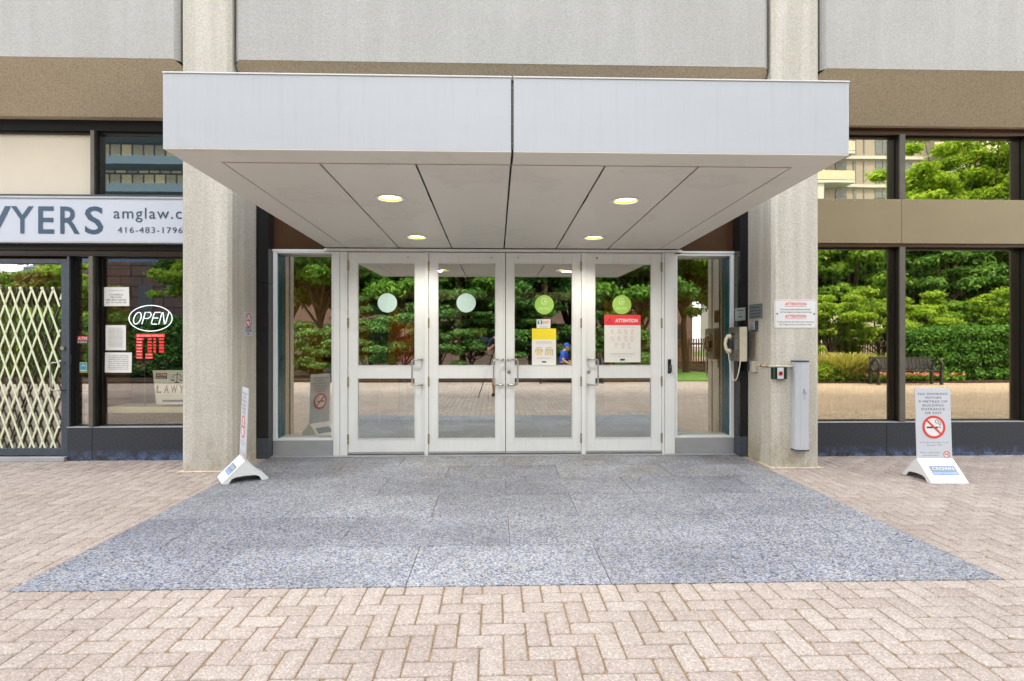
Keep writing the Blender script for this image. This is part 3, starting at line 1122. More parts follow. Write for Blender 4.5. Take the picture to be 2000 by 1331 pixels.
# beam under the sign board
P(MB().box(lx0, lx1, YW + .02, YG + .10, 2.385, 2.47), 'window_head', 'dark')
P(MB().box(lx0, lx1, YW - .0, YG + .10, 2.312, 2.335), 'window_head', 'dark', bevel=.003)
P(MB().box(lx0, lx1, YW + .05, YG + .10, 2.337, 2.383), 'window_head', 'brownpanel')
# upper lights
z0, z1 = Z(379, YW, 100), Z(257, YW, 100)
for (a, b, kind) in ((-60, 174, 'blind'), (200, 353, 'glass')):
    xa_, xb_ = X(a, YG), min(X(b, YW), lx1)
    o = MB().box(xa_ - .006, xa_, YW + .06, YG + .03, z0, z1).box(xb_, xb_ + .006, YW + .06, YG + .03, z0, z1).box(xa_, xb_, YW + .06, YG + .03, z1, z1 + .02)
    o = P(o, 'window', 'dark')
    if kind == 'glass':
        MB().box(xa_, xb_, YG, YG + .006, z0, z1).build('pane', GW2, o)
    else:
        MB().box(xa_, xb_, YG, YG + .01, z0, z1).build('cream_infill', M['cream'], o)
P(MB().box(X(175.5, YW), X(183, YW), YW + .005, YG + .05, z0, ZU - .12), 'mullion', 'mull', bevel=.002)
P(MB().box(X(183.4, YW), X(198.5, YG), YW + .04, YG + .05, z0, ZU - .03), 'dark_mullion', 'black')
P(MB().box(lx0, lx1, YW - .005, YG + .05, z0 - .03, z0 - .002), 'transom_bar', 'doorframe', bevel=.002)
P(MB().box(lx0, lx1, YW + .02, YG + .05, z1 + .022, ZU - .002), 'window_head', 'black')
# law office interior
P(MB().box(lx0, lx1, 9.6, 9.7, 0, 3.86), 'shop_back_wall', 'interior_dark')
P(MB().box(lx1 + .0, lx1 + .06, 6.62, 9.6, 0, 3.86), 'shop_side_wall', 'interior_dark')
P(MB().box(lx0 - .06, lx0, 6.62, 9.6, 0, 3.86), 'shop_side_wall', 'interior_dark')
P(MB().box(X(192, YW), lx1 - .005, 6.65, 7.05, zs + .0, Z(791, 6.85, 280)), 'display_ledge', 'ledge')
P(MB().box(X(192, YW), lx1 - .005, 6.62, 6.645, zs - .1, Z(807, 6.62, 280)), 'carpeted_upstand', 'carpet')
P(MB().box(X(151, YW), X(171, YW), 6.62, 6.66, zs, Z(788, 6.62, 160)), 'cream_box', 'ledge')
P(MB().box(lx0, X(140, YW), 7.5, 7.55, 0.0, 2.4), 'board_wall', 'woodwall')

# law office door (partly out of frame)
dx1 = X(130.5, YW)
dx0 = dx1 - 1.15
st = X(115.5, YW)
ds = MB()
ds.box(st, X(129.5, YW), YW + .03, YW + .09, .06, 2.285)
ds.box(dx0, dx0 + .10, YW + .03, YW + .09, .06, 2.285)
ds.box(dx0 + .10, st, YW + .032, YW + .088, 2.235, 2.285)
ds.box(dx0 + .10, st, YW + .032, YW + .088, .06, .14)
D = P(ds, 'shop_door', 'doorframe', bevel=.003)
MB().box(dx0 + .10, st, YW + .078, YW + .084, .14, 2.235).build('pane', GW2, D)
dh = MB()
hz0, hz1 = Z(762, YW, 110), Z(708, YW, 110)
hx0, hx1 = X(98, YW - .04), X(122, YW)
dh.tube([(hx1, YW + .03, hz1), (hx1 - .01, YW - .035, hz1), (hx0 + .02, YW - .04, hz1), (hx0, YW - .04, hz1 - .015), (hx0 + .008, YW - .04, hz0 + .02), (hx0 + .025, YW - .04, hz0), (hx1 - .01, YW - .035, hz0), (hx1, YW + .03, hz0)], .0085, 10)
dh.build('handle', M['steel'], D, smooth=True)
f = F((0, YW + .03, 0))
MB().disc(f, X(121, YW), Z(680, YW, 120), .022, 0, .03, 20).build('lock_cylinder', M['steel'], D)
MB().fbox(f, X(129.8, YW), X(136, YW), Z(711, YW, 132), Z(692, YW, 132), -.005, .01).build('strike_plate', M['sill'], D)
P(MB().box(dx1 + .0, X(135.2, YW), YW, YW + .12, .374, 2.31).box(dx0 - .07, dx0 - .005, YW, YW + .12, 0, 2.31), 'door_jamb', 'doorframe', bevel=.003)
P(MB().box(dx0 - .07, dx1, YW - .04, YW + .12, .0, .05), 'threshold', 'sill', bevel=.004)
P(MB().box(lx0, dx0 - .072, YW, YW + .12, 0, .37), 'plinth', PLM)
o = P(MB().box(lx0, dx0 - .072, YW + .07, YW + .13, .372, .40), 'window', 'dark')
MB().box(lx0, dx0 - .072, YG, YG + .006, .40, 2.31).build('pane', GW2, o)

# ------------------------------------------------------------------ canopy over the entrance
CX0, CX1, CYF, CYB = -1.985, 2.185, 3.42, YD - .05
ZF, ZB = 2.497, 2.448         # underside, front and back
CT = 2.948
CN = empty('entrance_canopy', ((CX0 + CX1) / 2, YD, ZB), 'white metal box canopy projecting over the four glass doors', 'canopy')
zs_ = lambda y: ZF + (ZB - ZF) * (y - CYF) / (CYB - CYF)
gap0, gap1 = X(998.4, CYF), X(1003.2, CYF)
B = .235
for a, b in ((CX0, gap0), (gap1, CX1)):
    MB().box(a, b, CYF, CYF + .03, ZF + .004, CT).build('fascia_panel', M['fascia'], CN, bevel=.004)
    # folded flashing on top
    MB().box(a - .002, b + .002, CYF - .006, CYF + .05, CT + .001, CT + .009).build('top_flashing', M['white'], CN, bevel=.001)
MB().box(gap0 - .01, gap1 + .01, CYF + .032, CYF + .05, ZF, CT).build('joint_backing', M['dark'], CN)
jb = MB()
ff = F((0, CYF + .032, 0))
for z in (2.56, 2.68, 2.80, 2.90):
    jb.disc(ff, (gap0 + gap1) / 2, z, .005, 0, .005, 8)
jb.build('joint_bolts', M['sill'], CN)
jb = MB().box((gap0 + gap1) / 2 - .003, (gap0 + gap1) / 2 + .003, CYF + .012, CYF + .030, ZF + .02, CT - .03)
jb.build('joint_strip', M['mull'], CN)
for a, b in ((CX0, CX0 + .03), (CX1 - .03, CX1)):
    m = MB()
    m.hexa([(a, CYF + .031, ZF + .004), (b, CYF + .031, ZF + .004), (b, CYB, ZB + .004), (a, CYB, ZB + .004), (a, CYF + .031, CT - .002), (b, CYF + .031, CT - .002), (b, CYB, CT - .002), (a, CYB, CT - .002)])
    m.build('side_panel', M['fascia'], CN)
MB().box(CX0 + .03, CX1 - .03, CYF + .06, CYB, CT - .03, CT - .005).build('roof_deck', M['sill'], CN)


def spanel(m, x0, x1, ya, yb, hole=None, t=.012):
    """soffit sheet following the slope, optionally round a lamp hole"""
    def q(x, y, up=0.0):
        return (x, y, zs_(y) + up)
    if hole is None:
        m.hexa([q(x0, ya), q(x1, ya), q(x1, yb), q(x0, yb), q(x0, ya, t), q(x1, ya, t), q(x1, yb, t), q(x0, yb, t)])
        return
    hx, hy, r = hole
    n = 32
    inner_, outer_ = [], []
    hw = r * 1.5
    for i in range(n):
        a = 2 * math.pi * i / n + math.pi / 4
        c, s = math.cos(a), math.sin(a)
        k = hw / max(abs(c), abs(s))
        inner_.append((hx + r * c, hy + r * s))
        outer_.append((hx + k * c, hy + k * s))
    vs = [q(*p) for p in inner_] + [q(*p) for p in outer_] + [q(p[0], p[1], .03) for p in inner_]
    fs = [(i, (i + 1) % n, n + (i + 1) % n, n + i) for i in range(n)] + [(i, 2 * n + i, 2 * n + (i + 1) % n, (i + 1) % n) for i in range(n)]
    m.add(vs, fs)
    for (a, b, c, d) in ((x0, hx - hw, hy - hw, hy + hw), (hx + hw, x1, hy - hw, hy + hw)):
        m.add([q(a, c), q(b, c), q(b, d), q(a, d)], [(0, 1, 2, 3)])


LR = .098
lampspots = {}
nP = 6
ix0, ix1 = CX0 + B, CX1 - B
wP = (ix1 - ix0) / nP
lamps_px = ((762, 387), (1222, 392), (814, 463), (1160, 464))
lampxy = []
for px, py in lamps_px:
    Y_ = 4.5
    for _ in range(8):
        dd = (zs_(Y_) - EYE) * 1100 / (667.5 - py)
        Y_ = (dd - X(px, Y_) * SY) / CY
    lampxy.append((X(px, Y_), Y_))
for i in range(nP):
    a, b = ix0 + i * wP + .007, ix0 + (i + 1) * wP - .007
    hs = sorted([(y, x) for x, y in lampxy if a < x < b])
    m = MB()
    y = CYF + B
    for (hy, hx) in hs:
        spanel(m, a, b, y, hy - LR * 1.5)
        spanel(m, a, b, 0, 0, (hx, hy, LR))
        y = hy + LR * 1.5
    spanel(m, a, b, y, CYB)
    m.build('soffit_panel', M['soffit'], CN)
for a, b in ((CX0 + .002, gap0), (gap1, CX1 - .002)):
    m = MB()
    spanel(m, a, b, CYF + .001, CYF + B - .008)
    m.build('soffit_border', M['soffit'], CN)
for a, b in ((CX0 + .002, ix0 - .004), (ix1 + .004, CX1 - .002)):
    m = MB()
    spanel(m, a, b, CYF + B - .006, CYB)
    m.build('soffit_border', M['soffit'], CN)
m = MB()
m.hexa([(CX0 + .04, CYF + .06, ZF + .09), (CX1 - .04, CYF + .06, ZF + .09), (CX1 - .04, CYB, ZB + .09), (CX0 + .04, CYB, ZB + .09), (CX0 + .04, CYF + .06, ZF + .10), (CX1 - .04, CYF + .06, ZF + .10), (CX1 - .04, CYB, ZB + .10), (CX0 + .04, CYB, ZB + .10)])
m.build('dark_backing', M['dark'], CN)
# pale edge of the recessed panels along the front groove
m = MB()
m.box(ix0, ix1, CYF + B + .0005, CYF + B + .003, zs_(CYF + B) - .004, zs_(CYF + B) + .0)
m.build('groove_edge', M['sealline'], CN)

where = ['nearest the front edge, over the left-hand doors', 'nearest the front edge, over the right-hand doors', 'close above the second door from the hinge side on the left', 'close above the door with the red poster']
where = ['front one on the side of the mint-disc doors', 'front one on the side of the red-headed poster', 'rear one close above the mint-disc doors', 'rear one close above the red-headed poster']
for (x, y), wh in zip(lampxy, where):
    z = zs_(y)
    t_ = empty('downlight', (x, y, z), 'lit canopy downlight, ' + wh, 'downlight', 'downlights in the canopy soffit')
    fz = F((x, y, z), (1, 0, 0), (0, -1, 0))
    tr = MB().ring(fz, 0, 0, LR - .003, LR + .026, 0, .005, 40)
    tr.build('trim_ring', M['white'], t_)
    cn = MB()
    n = 32
    vs = [(x + (LR - .003) * math.cos(2 * math.pi * i / n), y + (LR - .003) * math.sin(2 * math.pi * i / n), z - .002) for i in range(n)]
    vs += [(x + .084 * math.cos(2 * math.pi * i / n), y + .084 * math.sin(2 * math.pi * i / n), z + .017) for i in range(n)]
    cn.add(vs, [(i, (i + 1) % n, n + (i + 1) % n, n + i) for i in range(n)])
    cn.build('reflector', M['lampcone'], t_)
    ll = bpy.data.lights.new('downlight_beam', 'SPOT')
    ll.energy = 38
    ll.color = (1.0, .95, .86)
    ll.spot_size = R(150)
    ll.spot_blend = .6
    ll.shadow_soft_size = .06
    lo = bpy.data.objects.new('downlight_beam', ll)
    COL.objects.link(lo)
    lo.parent = t_
    lo.location = (0, 0, .008)
    MB().disc(F((x, y, z + .018), (1, 0, 0), (0, -1, 0)), 0, 0, .086, 0, .004, 32).build('lens', M['lens'], t_)

# ------------------------------------------------------------------ stickers and posters on the doors
YS = YD + .0215                 # outside face of the door panes
FD = F((0, YS, 0))
gi = 0


def pane_disc(px, py, label, green):
    x, z = X(px, YS), Z(py, YS, px)
    t_ = empty('round_door_sticker', (x, YS, z - .114), label, 'sticker', 'round stickers on the glass doors')
    MB().disc(FD, x, z, .114, 0, .0012, 48).build('vinyl_disc', M['green' if green else 'mint'], t_)
    if green:
        m = MB()
        # open square with an arrow pointing in
        m.line(FD, [(x + .010, z + .072), (x - .030, z + .072), (x - .030, z + .008), (x + .024, z + .008), (x + .024, z + .018)], .010, .0014, .002)
        m.line(FD, [(x + .010, z + .072), (x + .024, z + .072), (x + .024, z + .060)], .010, .0014, .002)
        m.line(FD, [(x + .042, z + .039), (x + .004, z + .039)], .011, .0014, .002)
        m.fpoly(FD, [(x - .012, z + .039), (x + .010, z + .058), (x + .010, z + .020)], .0014, .0022)
        m.build('arrow_symbol', M['green2'], t_)
        m = MB().text(FD, 'ENTER', x, z - .060, .030, .128, .0016)
        m.build('lettering', M['green2'], t_)
    return t_


pane_disc(756.5, 591.5, 'plain frosted mint disc on the door farthest from the wall phone', False)
pane_disc(910.5, 591.5, 'plain frosted mint disc on the glass above the faint yellow poster', False)
pane_disc(1063, 595, 'green ENTER disc with arrow above the red and green exit sticker', True)
pane_disc(1214.5, 595, 'green ENTER disc with arrow above the red-headed poster', True)


def sheet(name, mat, f, a0, a1, b0, b1, label, cat, group=None, th=.0015, n=0.0):
    t_ = empty(name, f.p((a0 + a1) / 2, b0, n), label, cat, group)
    MB().fbox(f, a0, a1, b0, b1, n, n + th).build('sheet', M[mat], t_)
    return t_


def greek(m, f, cx, z, w, n, rows, dz, h, seed=1):
    """print too small to read: short word-length strokes in lines"""
    r_ = random.Random(seed)
    for k in range(rows):
        ww = w * r_.uniform(.8, 1)
        x = cx - ww / 2
        while x < cx + ww / 2 - .002:
            l = min(r_.uniform(.006, .02), cx + ww / 2 - x)
            m.fbox(f, x, x + l, z - k * dz, z - k * dz + h, n, n + .0004)
            x += l + .004


# exit sticker
a0, a1 = X(1048, YS), X(1075, YS)
b0, b1 = Z(641, YS, 1060), Z(623.5, YS, 1060)
t_ = sheet('exit_sticker', 'white', FD, a0, a1, b0, b1, 'small white sticker reading EXIT in red beside a green running figure, under an ENTER disc', 'sticker')
zc = b0 + (b1 - b0) * .66
MB().fbox(FD, a0 + .012, a0 + .068, zc - .022, zc + .022, .0016, .002).build('green_field', M['exitgreen'], t_)
MB().fbox(FD, a0 + .032, a0 + .050, zc - .018, zc + .018, .0021, .0024).disc(FD, a0 + .026, zc + .008, .004, .0021, .0026, 10).build('door_symbol', M['white'], t_)
MB().text(FD, 'EXIT', a0 + .112, zc - .018, .036, .070, .0018, bold=.02).build('lettering', M['hotred'], t_)
m = MB()
greek(m, FD, (a0 + a1) / 2, b0 + .02, .10, .0016, 2, .010, .003)
m.build('fine_print', M['ink2'], t_)

# yellow and white mask poster
a0, a1 = X(1039, YS), X(1086, YS)
b0, b1 = Z(712.5, YS, 1060), Z(641.5, YS, 1060)
t_ = sheet('mask_poster', 'paper', FD, a0, a1, b0, b1, 'white poster with yellow heading and two outlined faces, on the third glass door', 'poster')
W, H = a1 - a0, b1 - b0
cx = (a0 + a1) / 2
MB().fbox(FD, a0, a1, b1 - H * .30, b1, .0016, .0022).build('yellow_heading', M['yellow'], t_)
MB().text(FD, 'MASKS ARE', cx, b1 - H * .13, .020, W * .76, .0024).text(FD, 'MANDATORY', cx, b1 - H * .23, .026, W * .78, .0024).build('heading_lettering', M['yellow2'], t_)
m = MB()
greek(m, FD, cx, b1 - H * .36, W * .82, .0016, 3, .014, .003, 4)
greek(m, FD, cx, b0 + H * .19, W * .62, .0016, 2, .010, .0025, 5)
m.build('fine_print', M['ink2'], t_)
m, mm = MB(), MB()
for s, hair in ((-1, 0), (1, 1)):
    fx, fz_ = cx + s * W * .21, b0 + H * .36
    mm.disc(FD, fx, fz_ + .002, .034, .0016, .0020, 20, .036)
    m.ring(FD, fx, fz_ + .012, .039, .043, .0022, .0026, 20, 0, math.pi, 1.05)
    m.line(FD, [(fx - .041, fz_ + .012), (fx - .041, fz_ - (.045 if hair else .008)), ], .004, .0022, .0026)
    m.line(FD, [(fx + .041, fz_ + .012), (fx + .041, fz_ - (.045 if hair else .008)), ], .004, .0022, .0026)
    m.line(FD, [(fx - .036, fz_ + .018), (fx - .010, fz_ + .028), (fx + .020, fz_ + .022), (fx + .036, fz_ + .010)], .003, .0022, .0026)
    m.line(FD, [(fx - .03, fz_ - .022), (fx - .018, fz_ - .038), (fx - .018, fz_ - .046)], .003, .0022, .0026)
    m.line(FD, [(fx + .03, fz_ - .022), (fx + .018, fz_ - .038), (fx + .018, fz_ - .046)], .003, .0022, .0026)
m.build('face_outline', M['ink'], t_)
mm.build('face_tint', M['skinprint'], t_)
MB().fbox(FD, cx - .026, cx + .026, b0 + H * .06, b0 + H * .10, .0016, .0022).build('logo_block', M['navy'], t_)

# red headed attention poster
a0, a1 = X(1180.5, YS), X(1251, YS)
b0, b1 = Z(707.5, YS, 1215), Z(615, YS, 1215)
t_ = sheet('attention_poster', 'paper', FD, a0, a1, b0, b1, 'white poster with red ATTENTION heading and small red symbols on a glass door', 'poster')
W, H = a1 - a0, b1 - b0
cx = (a0 + a1) / 2
MB().fbox(FD, a0, a1, b1 - H * .218, b1, .0016, .0022).build('red_heading', M['hotred'], t_)
MB().text(FD, 'ATTENTION', a0 + W * .61, b1 - H * .155, .042, W * .62, .0024, bold=.03).build('heading_lettering', M['white'], t_)
m = MB()
tx, tz = a0 + W * .145, b1 - H * .175
m.line(FD, [(tx - .034, tz), (tx + .034, tz), (tx, tz + .062), (tx - .034, tz)], .005, .0024, .0028)
m.line(FD, [(tx, tz + .018), (tx, tz + .042)], .005, .0024, .0028).line(FD, [(tx, tz + .007), (tx, tz + .012)], .005, .0024, .0028)
m.build('warning_triangle', M['ink'], t_)
m = MB()
rr = random.Random(5)
for row, xs_ in ((.66, (.23, .42, .60, .77)), (.515, (.23, .42, .60, .77)), (.37, (.33, .52, .69))):
    for q in xs_:
        px_, pz_ = a0 + W * q, b0 + H * row
        m.ring(FD, px_, pz_, .018, .0215, .0016, .002, 18, rr.uniform(0, 2), rr.uniform(4.5, 6.2))
        m.line(FD, [(px_ - .008, pz_ - .008), (px_ + .003, pz_ + .01), (px_ + .01, pz_ - .004)], .003, .0016, .002)
m.build('red_symbols', M['pink'], t_)
m = MB()
for row, xs_ in ((.60, (.23, .42, .60, .77)), (.455, (.23, .42, .60, .77)), (.31, (.33, .52, .69))):
    for q in xs_:
        greek(m, FD, a0 + W * q, b0 + H * row, .035, .0016, 2 if q > .5 else 1, .007, .0025, int(q * 99))
greek(m, FD, cx, b0 + H * .74, W * .76, .0016, 1, .01, .003, 6)
greek(m, FD, cx, b0 + H * .185, W * .8, .0016, 2, .012, .003, 8)
greek(m, FD, cx, b0 + H * .125, W * .6, .0016, 1, .012, .003, 9)
m.build('fine_print', M['ink2'], t_)
MB().fbox(FD, cx - .028, cx + .028, b0 + H * .035, b0 + H * .075, .0016, .0022).build('logo_block', M['navy'], t_)

# yellow poster seen through the second door, further in
FI = F((0, YD + .40, 0))
a0, a1 = X(924, YD + .4), X(952, YD + .4)
b0, b1 = Z(683, YD + .4, 938), Z(641.5, YD + .4, 938)
t_ = sheet('inner_poster', 'plaque2', FI, a0, a1, b0, b1, 'small poster with yellow top hanging inside the vestibule behind the second glass door', 'poster')
MB().fbox(FI, a0, a1, b0 + (b1 - b0) * .68, b1, .0016, .0022).build('yellow_heading', M['yellow2'], t_)
m = MB()
for q in (.3, .7):
    m.ring(FI, a0 + (a1 - a0) * q, b0 + .09, .022, .027, .0016, .002, 16, 0, math.pi)
m.build('face_outline', M['ink'], t_)

# rainbow pennant on the sidelight glass
yr = YD + .145
FR = F((0, yr, 0))
a0, a1 = X(631, yr), X(655, yr)
zt, zb, zl_ = Z(687, yr, 640), Z(735, yr, 640), Z(718, yr, 640)
t_ = empty('rainbow_heart', ((a0 + a1) / 2, yr, zb), 'rainbow striped heart pennant behind the sidelight glass beside the blank-dotted doors', 'pennant')
cols = [S(120, 20, 24), S(180, 40, 20), S(214, 120, 20), S(180, 180, 30), S(30, 130, 50), S(30, 60, 140)]
wv = (a1 - a0) / 2
cxv = (a0 + a1) / 2
def heart_w(u):
    return wv * (1.0 if u > .55 else max(0.02, (u / .55) ** .75))
for i, c in enumerate(cols):
    u1, u0 = 1 - i / 6, 1 - (i + 1) / 6
    m = MB()
    z_ = lambda u: zb + (zt - zb) * u
    if i == 0:
        m.fpoly(FR, [(cxv - wv * .95, z_(u0)), (cxv + wv * .95, z_(u0)), (cxv + wv * .75, z_(u1)), (cxv + wv * .35, z_(u1)), (cxv, z_(u0) + .02), (cxv - wv * .35, z_(u1)), (cxv - wv * .75, z_(u1))], 0, .002)
    else:
        m.fpoly(FR, [(cxv - heart_w(u0), z_(u0)), (cxv + heart_w(u0), z_(u0)), (cxv + heart_w(u1), z_(u1)), (cxv - heart_w(u1), z_(u1))], 0, .002)
    m.build('stripe', plain('rainbow_stripe_%d' % i, c, rough=.6), t_)

# things inside the vestibule
t_ = empty('poster_stand', (-1.32, 8.2, 0), 'orange-red printed panel on a thin black easel stand inside the vestibule', 'poster stand')
MB().box(-1.45, -1.19, 8.2, 8.22, 1.0, 1.62).build('printed_panel', M['orange'], t_)
m = MB().tube([(-1.42, 8.23, 0), (-1.36, 8.25, 1.6)], .012).tube([(-1.22, 8.23, 0), (-1.28, 8.25, 1.6)], .012).tube([(-1.32, 8.6, 0), (-1.32, 8.25, 1.5)], .012)
m.build('easel', M['dark'], t_)
m = MB()
FPS = F((-1.32, 8.2, 1.3))
m.line(FPS, [(-.09, .15), (-.03, .24), (.0, .12), (.04, .25), (.09, .13)], .018, 0.001, .003)
m.line(FPS, [(-.09, -.02), (.09, -.02)], .03, 0.001, .003).line(FPS, [(-.09, -.1), (.09, -.1)], .02, 0.001, .003)
m.build('print', M['yellow2'], t_)
t_ = empty('display_board', (-1.72, 8.3, 0), 'tall dark blue-green display board on a round-based stand inside the vestibule', 'display board')
MB().box(-1.85, -1.58, 8.3, 8.33, 1.0, 1.95).build('panel', M['bluegrey'], t_)
m = MB().cyl((-1.71, 8.35, .01), (-1.71, 8.35, 1.2), .012).cyl((-1.71, 8.35, 0), (-1.71, 8.35, .02), .2, seg=28)
m.build('stand', M['steel'], t_)
tx_ = X(609, 7.15)
t_ = empty('waste_bin', (tx_, 7.15, 0), 'brushed steel cylindrical waste bin inside behind the sidelight glass', 'waste bin')
MB().cyl((tx_, 7.15, .02), (tx_, 7.15, .62), .115, seg=32).build('bin_body', M['steel'], t_, smooth=True)
MB().cyl((tx_, 7.15, .625), (tx_, 7.15, .66), .12, .10, seg=32).build('lid', M['sill'], t_, smooth=True)

# card reader on the mullion
YM = YD - .018
FM = F((0, YM, 0))
rx_ = X(1307.5, YM)
t_ = empty('card_reader', (rx_, YM, Z(729, YM, 1307)), 'small black card reader on the pale mullion right of the doors', 'card reader')
z0_, z1_ = Z(729, YM, 1307), Z(701.5, YM, 1307)
MB().fbox(FM, rx_ - .021, rx_ + .017, z0_, z1_, 0, .016).build('reader_body', M['dark'], t_, bevel=.003)
MB().fbox(FM, rx_ - .013, rx_ + .021, z0_ + .015, z0_ + .10, .0165, .03).build('reader_face', M['ink'], t_, bevel=.003)
MB().disc(FM, rx_ + .004, z0_ + .078, .006, .0305, .033, 12).build('indicator_light', M['steel'], t_)

# ------------------------------------------------------------------ signs and devices on the pillar with the ramp button
YPf = 5.9
FP = F((0, YPf, 0))


def rrect(cx, cz, w, h, r, seg=6):
    pts = []
    for (sx, sz, q0) in ((1, 1, 0), (-1, 1, 90), (-1, -1, 180), (1, -1, 270)):
        for i in range(seg + 1):
            q = R(q0 + 90 * i / seg)
            pts.append((cx + sx * (w / 2 - r) + r * math.cos(q), cz + sz * (h / 2 - r) + r * math.sin(q)))
    return pts


a0, a1 = X(1512, YPf), X(1595, YPf)
b0, b1 = Z(641, YPf, 1553), Z(585, YPf, 1553)
cx, cz, W, H = (a0 + a1) / 2, (b0 + b1) / 2, a1 - a0, b1 - b0
t_ = empty('surveillance_sign', (cx, YPf, b0), 'white bilingual ATTENTION video monitoring sign with red border on the concrete pillar', 'sign')
MB().fpoly(FP, rrect(cx, cz, W, H, .032), 0, .004).build('sign_plate', M['white'], t_, bevel=.001)
ou, inn = rrect(cx, cz, W - .016, H - .016, .027), rrect(cx, cz, W - .024, H - .024, .024)
n = len(ou)
m = MB().add([FP.p(a, b, .0046) for a, b in ou] + [FP.p(a, b, .0046) for a, b in inn], [(i, (i + 1) % n, n + (i + 1) % n, n + i) for i in range(n)])
m.build('red_border', M['pink'], t_)
m = MB()
for zz in (.80, .37):
    m.text(FP, 'ATTENTION', cx, b0 + H * zz, .030, W * .50, .0048, bold=.02)
    m.fbox(FP, cx - W * .255, cx + W * .255, b0 + H * zz - .013, b0 + H * zz - .010, .0044, .005)
m.build('red_lettering', M['red'], t_)
m = MB()
for zz, s, ww in ((.635, 'Everyone entering these premises', .70), (.54, 'will be subject to video monitoring', .74), (.20, 'Toute personne qui entre dans ces locaux', .88), (.105, "fait l'objet d'une surveillance vidéo", .76)):
    m.text(FP, s, cx, b0 + H * zz, .0165, W * ww, .0048, bold=.006)
m.build('lettering', M['ink'], t_)
m = MB()
for s in (-1, 1):
    m.disc(FP, cx + s * W * .435, cz, .009, .004, .008, 14)
m.build('screw', M['mull'], t_)

# ramp-button box
a0, a1 = X(1509.5, YPf - .05), X(1538, YPf - .05)
b0, b1 = Z(740, YPf, 1524), Z(717, YPf, 1524)
cx, cz = (a0 + a1) / 2, (b0 + b1) / 2
t_ = empty('key_switch_box', (cx, YPf, b0), 'small black box with red round button beside the tall door opener', 'switch box')
MB().fbox(FP, a0, a1, b0, b1, .0, .05).build('box_body', M['dark'], t_, bevel=.005)
MB().fbox(FP, cx - .032, cx + .036, b0 + .004, b1 - .003, .0505, .056).build('face_plate', M['signsilver'], t_, bevel=.002)
MB().fbox(FP, cx - .018, cx + .022, cz - .022, cz + .020, .0565, .059).build('red_square', M['red'], t_)
MB().disc(FP, cx + .002, cz - .001, .014, .0595, .068, 20).build('button', plain('dark_red_button', S(120, 10, 24), rough=.3), t_)
MB().fbox(FP, a0 + .008, a0 + .016, b0 + .004, b1 - .004, .0505, .052).fbox(FP, a1 - .014, a1 - .008, b0 + .004, b1 - .004, .0505, .052).build('green_edge', M['exitgreen'], t_)

# tall accessible door opener
ya = YPf - .10
a0, a1 = X(1555, ya), X(1582, ya)
b0, b1 = Z(881, ya, 1568), Z(705, ya, 1568)
cx = (a0 + a1) / 2
t_ = empty('accessible_door_opener', (cx, YPf, b0), 'tall narrow silver push-plate opener with wheelchair symbol on the concrete pillar', 'door opener')
hw = (a1 - a0) / 2
prof = [(cx - hw, YPf), (cx - hw, ya + .03), (cx - hw + .012, ya + .008), (cx - .03, ya), (cx - .028, ya + .004), (cx - .024, ya), (cx + hw - .02, ya), (cx + hw, ya + .02), (cx + hw, YPf)]
MB().plan(prof, b0 + .012, b1 - .012).build('push_plate', M['fascia'], t_, bevel=.0015)
capm = [(cx - hw - .004, YPf), (cx - hw - .004, ya + .026), (cx - hw + .010, ya + .002), (cx - .03, ya - .006), (cx + hw - .018, ya - .006), (cx + hw + .004, ya + .016), (cx + hw + .004, YPf)]
MB().plan(capm, b1 - .011, b1 + .004).build('end_cap', M['doorframe'], t_, bevel=.003)
MB().plan(capm, b0 - .004, b0 + .011).build('end_cap', M['doorframe'], t_, bevel=.003)
FO = F((cx + .012, ya, Z(766, ya, 1568)))
m = MB()
m.disc(FO, -.004, .030, .0055, .001, .002, 12)
m.line(FO, [(-.004, .024), (-.001, .000), (.014, .000), (.020, -.018), (.026, -.016)], .0045, .001, .002)
m.line(FO, [(-.003, .012), (.010, .012)], .004, .001, .002)
m.ring(FO, 0, -.008, .013, .0165, .001, .002, 20, R(120), R(330))
m.build('wheelchair_symbol', M['navy'], t_)
m = MB()
for i, s in enumerate(('PUSH', 'TO', 'OPEN')):
    m.text(FO, s, .002, -.046 - i * .014, .009, None, .0012)
m.build('lettering', M['ink2'], t_)
# horizontal conduit from the reveal round to the opener
t_ = empty('conduit', (2.93, 6.0, 1.1), 'pale rusty conduit pipe running round the pillar corner to the tall door opener', 'conduit')
zc = Z(715.5, 5.88, 1530)
MB().tube([(cx - hw, 5.88, zc), (QX0 + .03, 5.88, zc), (QX0 - .012, 5.915, zc), (QX0 - .012, 6.22, zc)], .0125, 10).build('pipe', M['conduit'], t_, smooth=True)
m = MB()
for y in (5.98, 6.12):
    m.tube([(QX0 - .012, y - .01, zc), (QX0 - .012, y + .01, zc)], .0165, 12)
m.build('pipe_clip', M['rust'], t_)
MB().cyl((QX0 - .006, 6.30, zc + .08), (QX0 - .006, 6.30, zc + .40), .004, seg=8).build('thin_pipe', M['rust'], t_)

# fittings on the pillar's inner side, facing the doors
XR = QX0 - .0
FRr = F((QX0 + .011, 0, 0), (0, -1, 0), (0, 0, 1))     # a = -y


def ry(px, x=QX0 + .011):
    t__ = (px - 1000) / 1100
    return x * (CY - t__ * SY) / (t__ * CY + SY)


def rbox(px0, px1, py0, py1):
    """facade-side surface: far edge px0, near edge px1"""
    y0, y1 = ry(px0), ry(px1)
    ym = (y0 + y1) / 2
    pm = (px0 + px1) / 2
    return -y0, -y1, Z(py1, ym, pm), Z(py0, ym, pm)


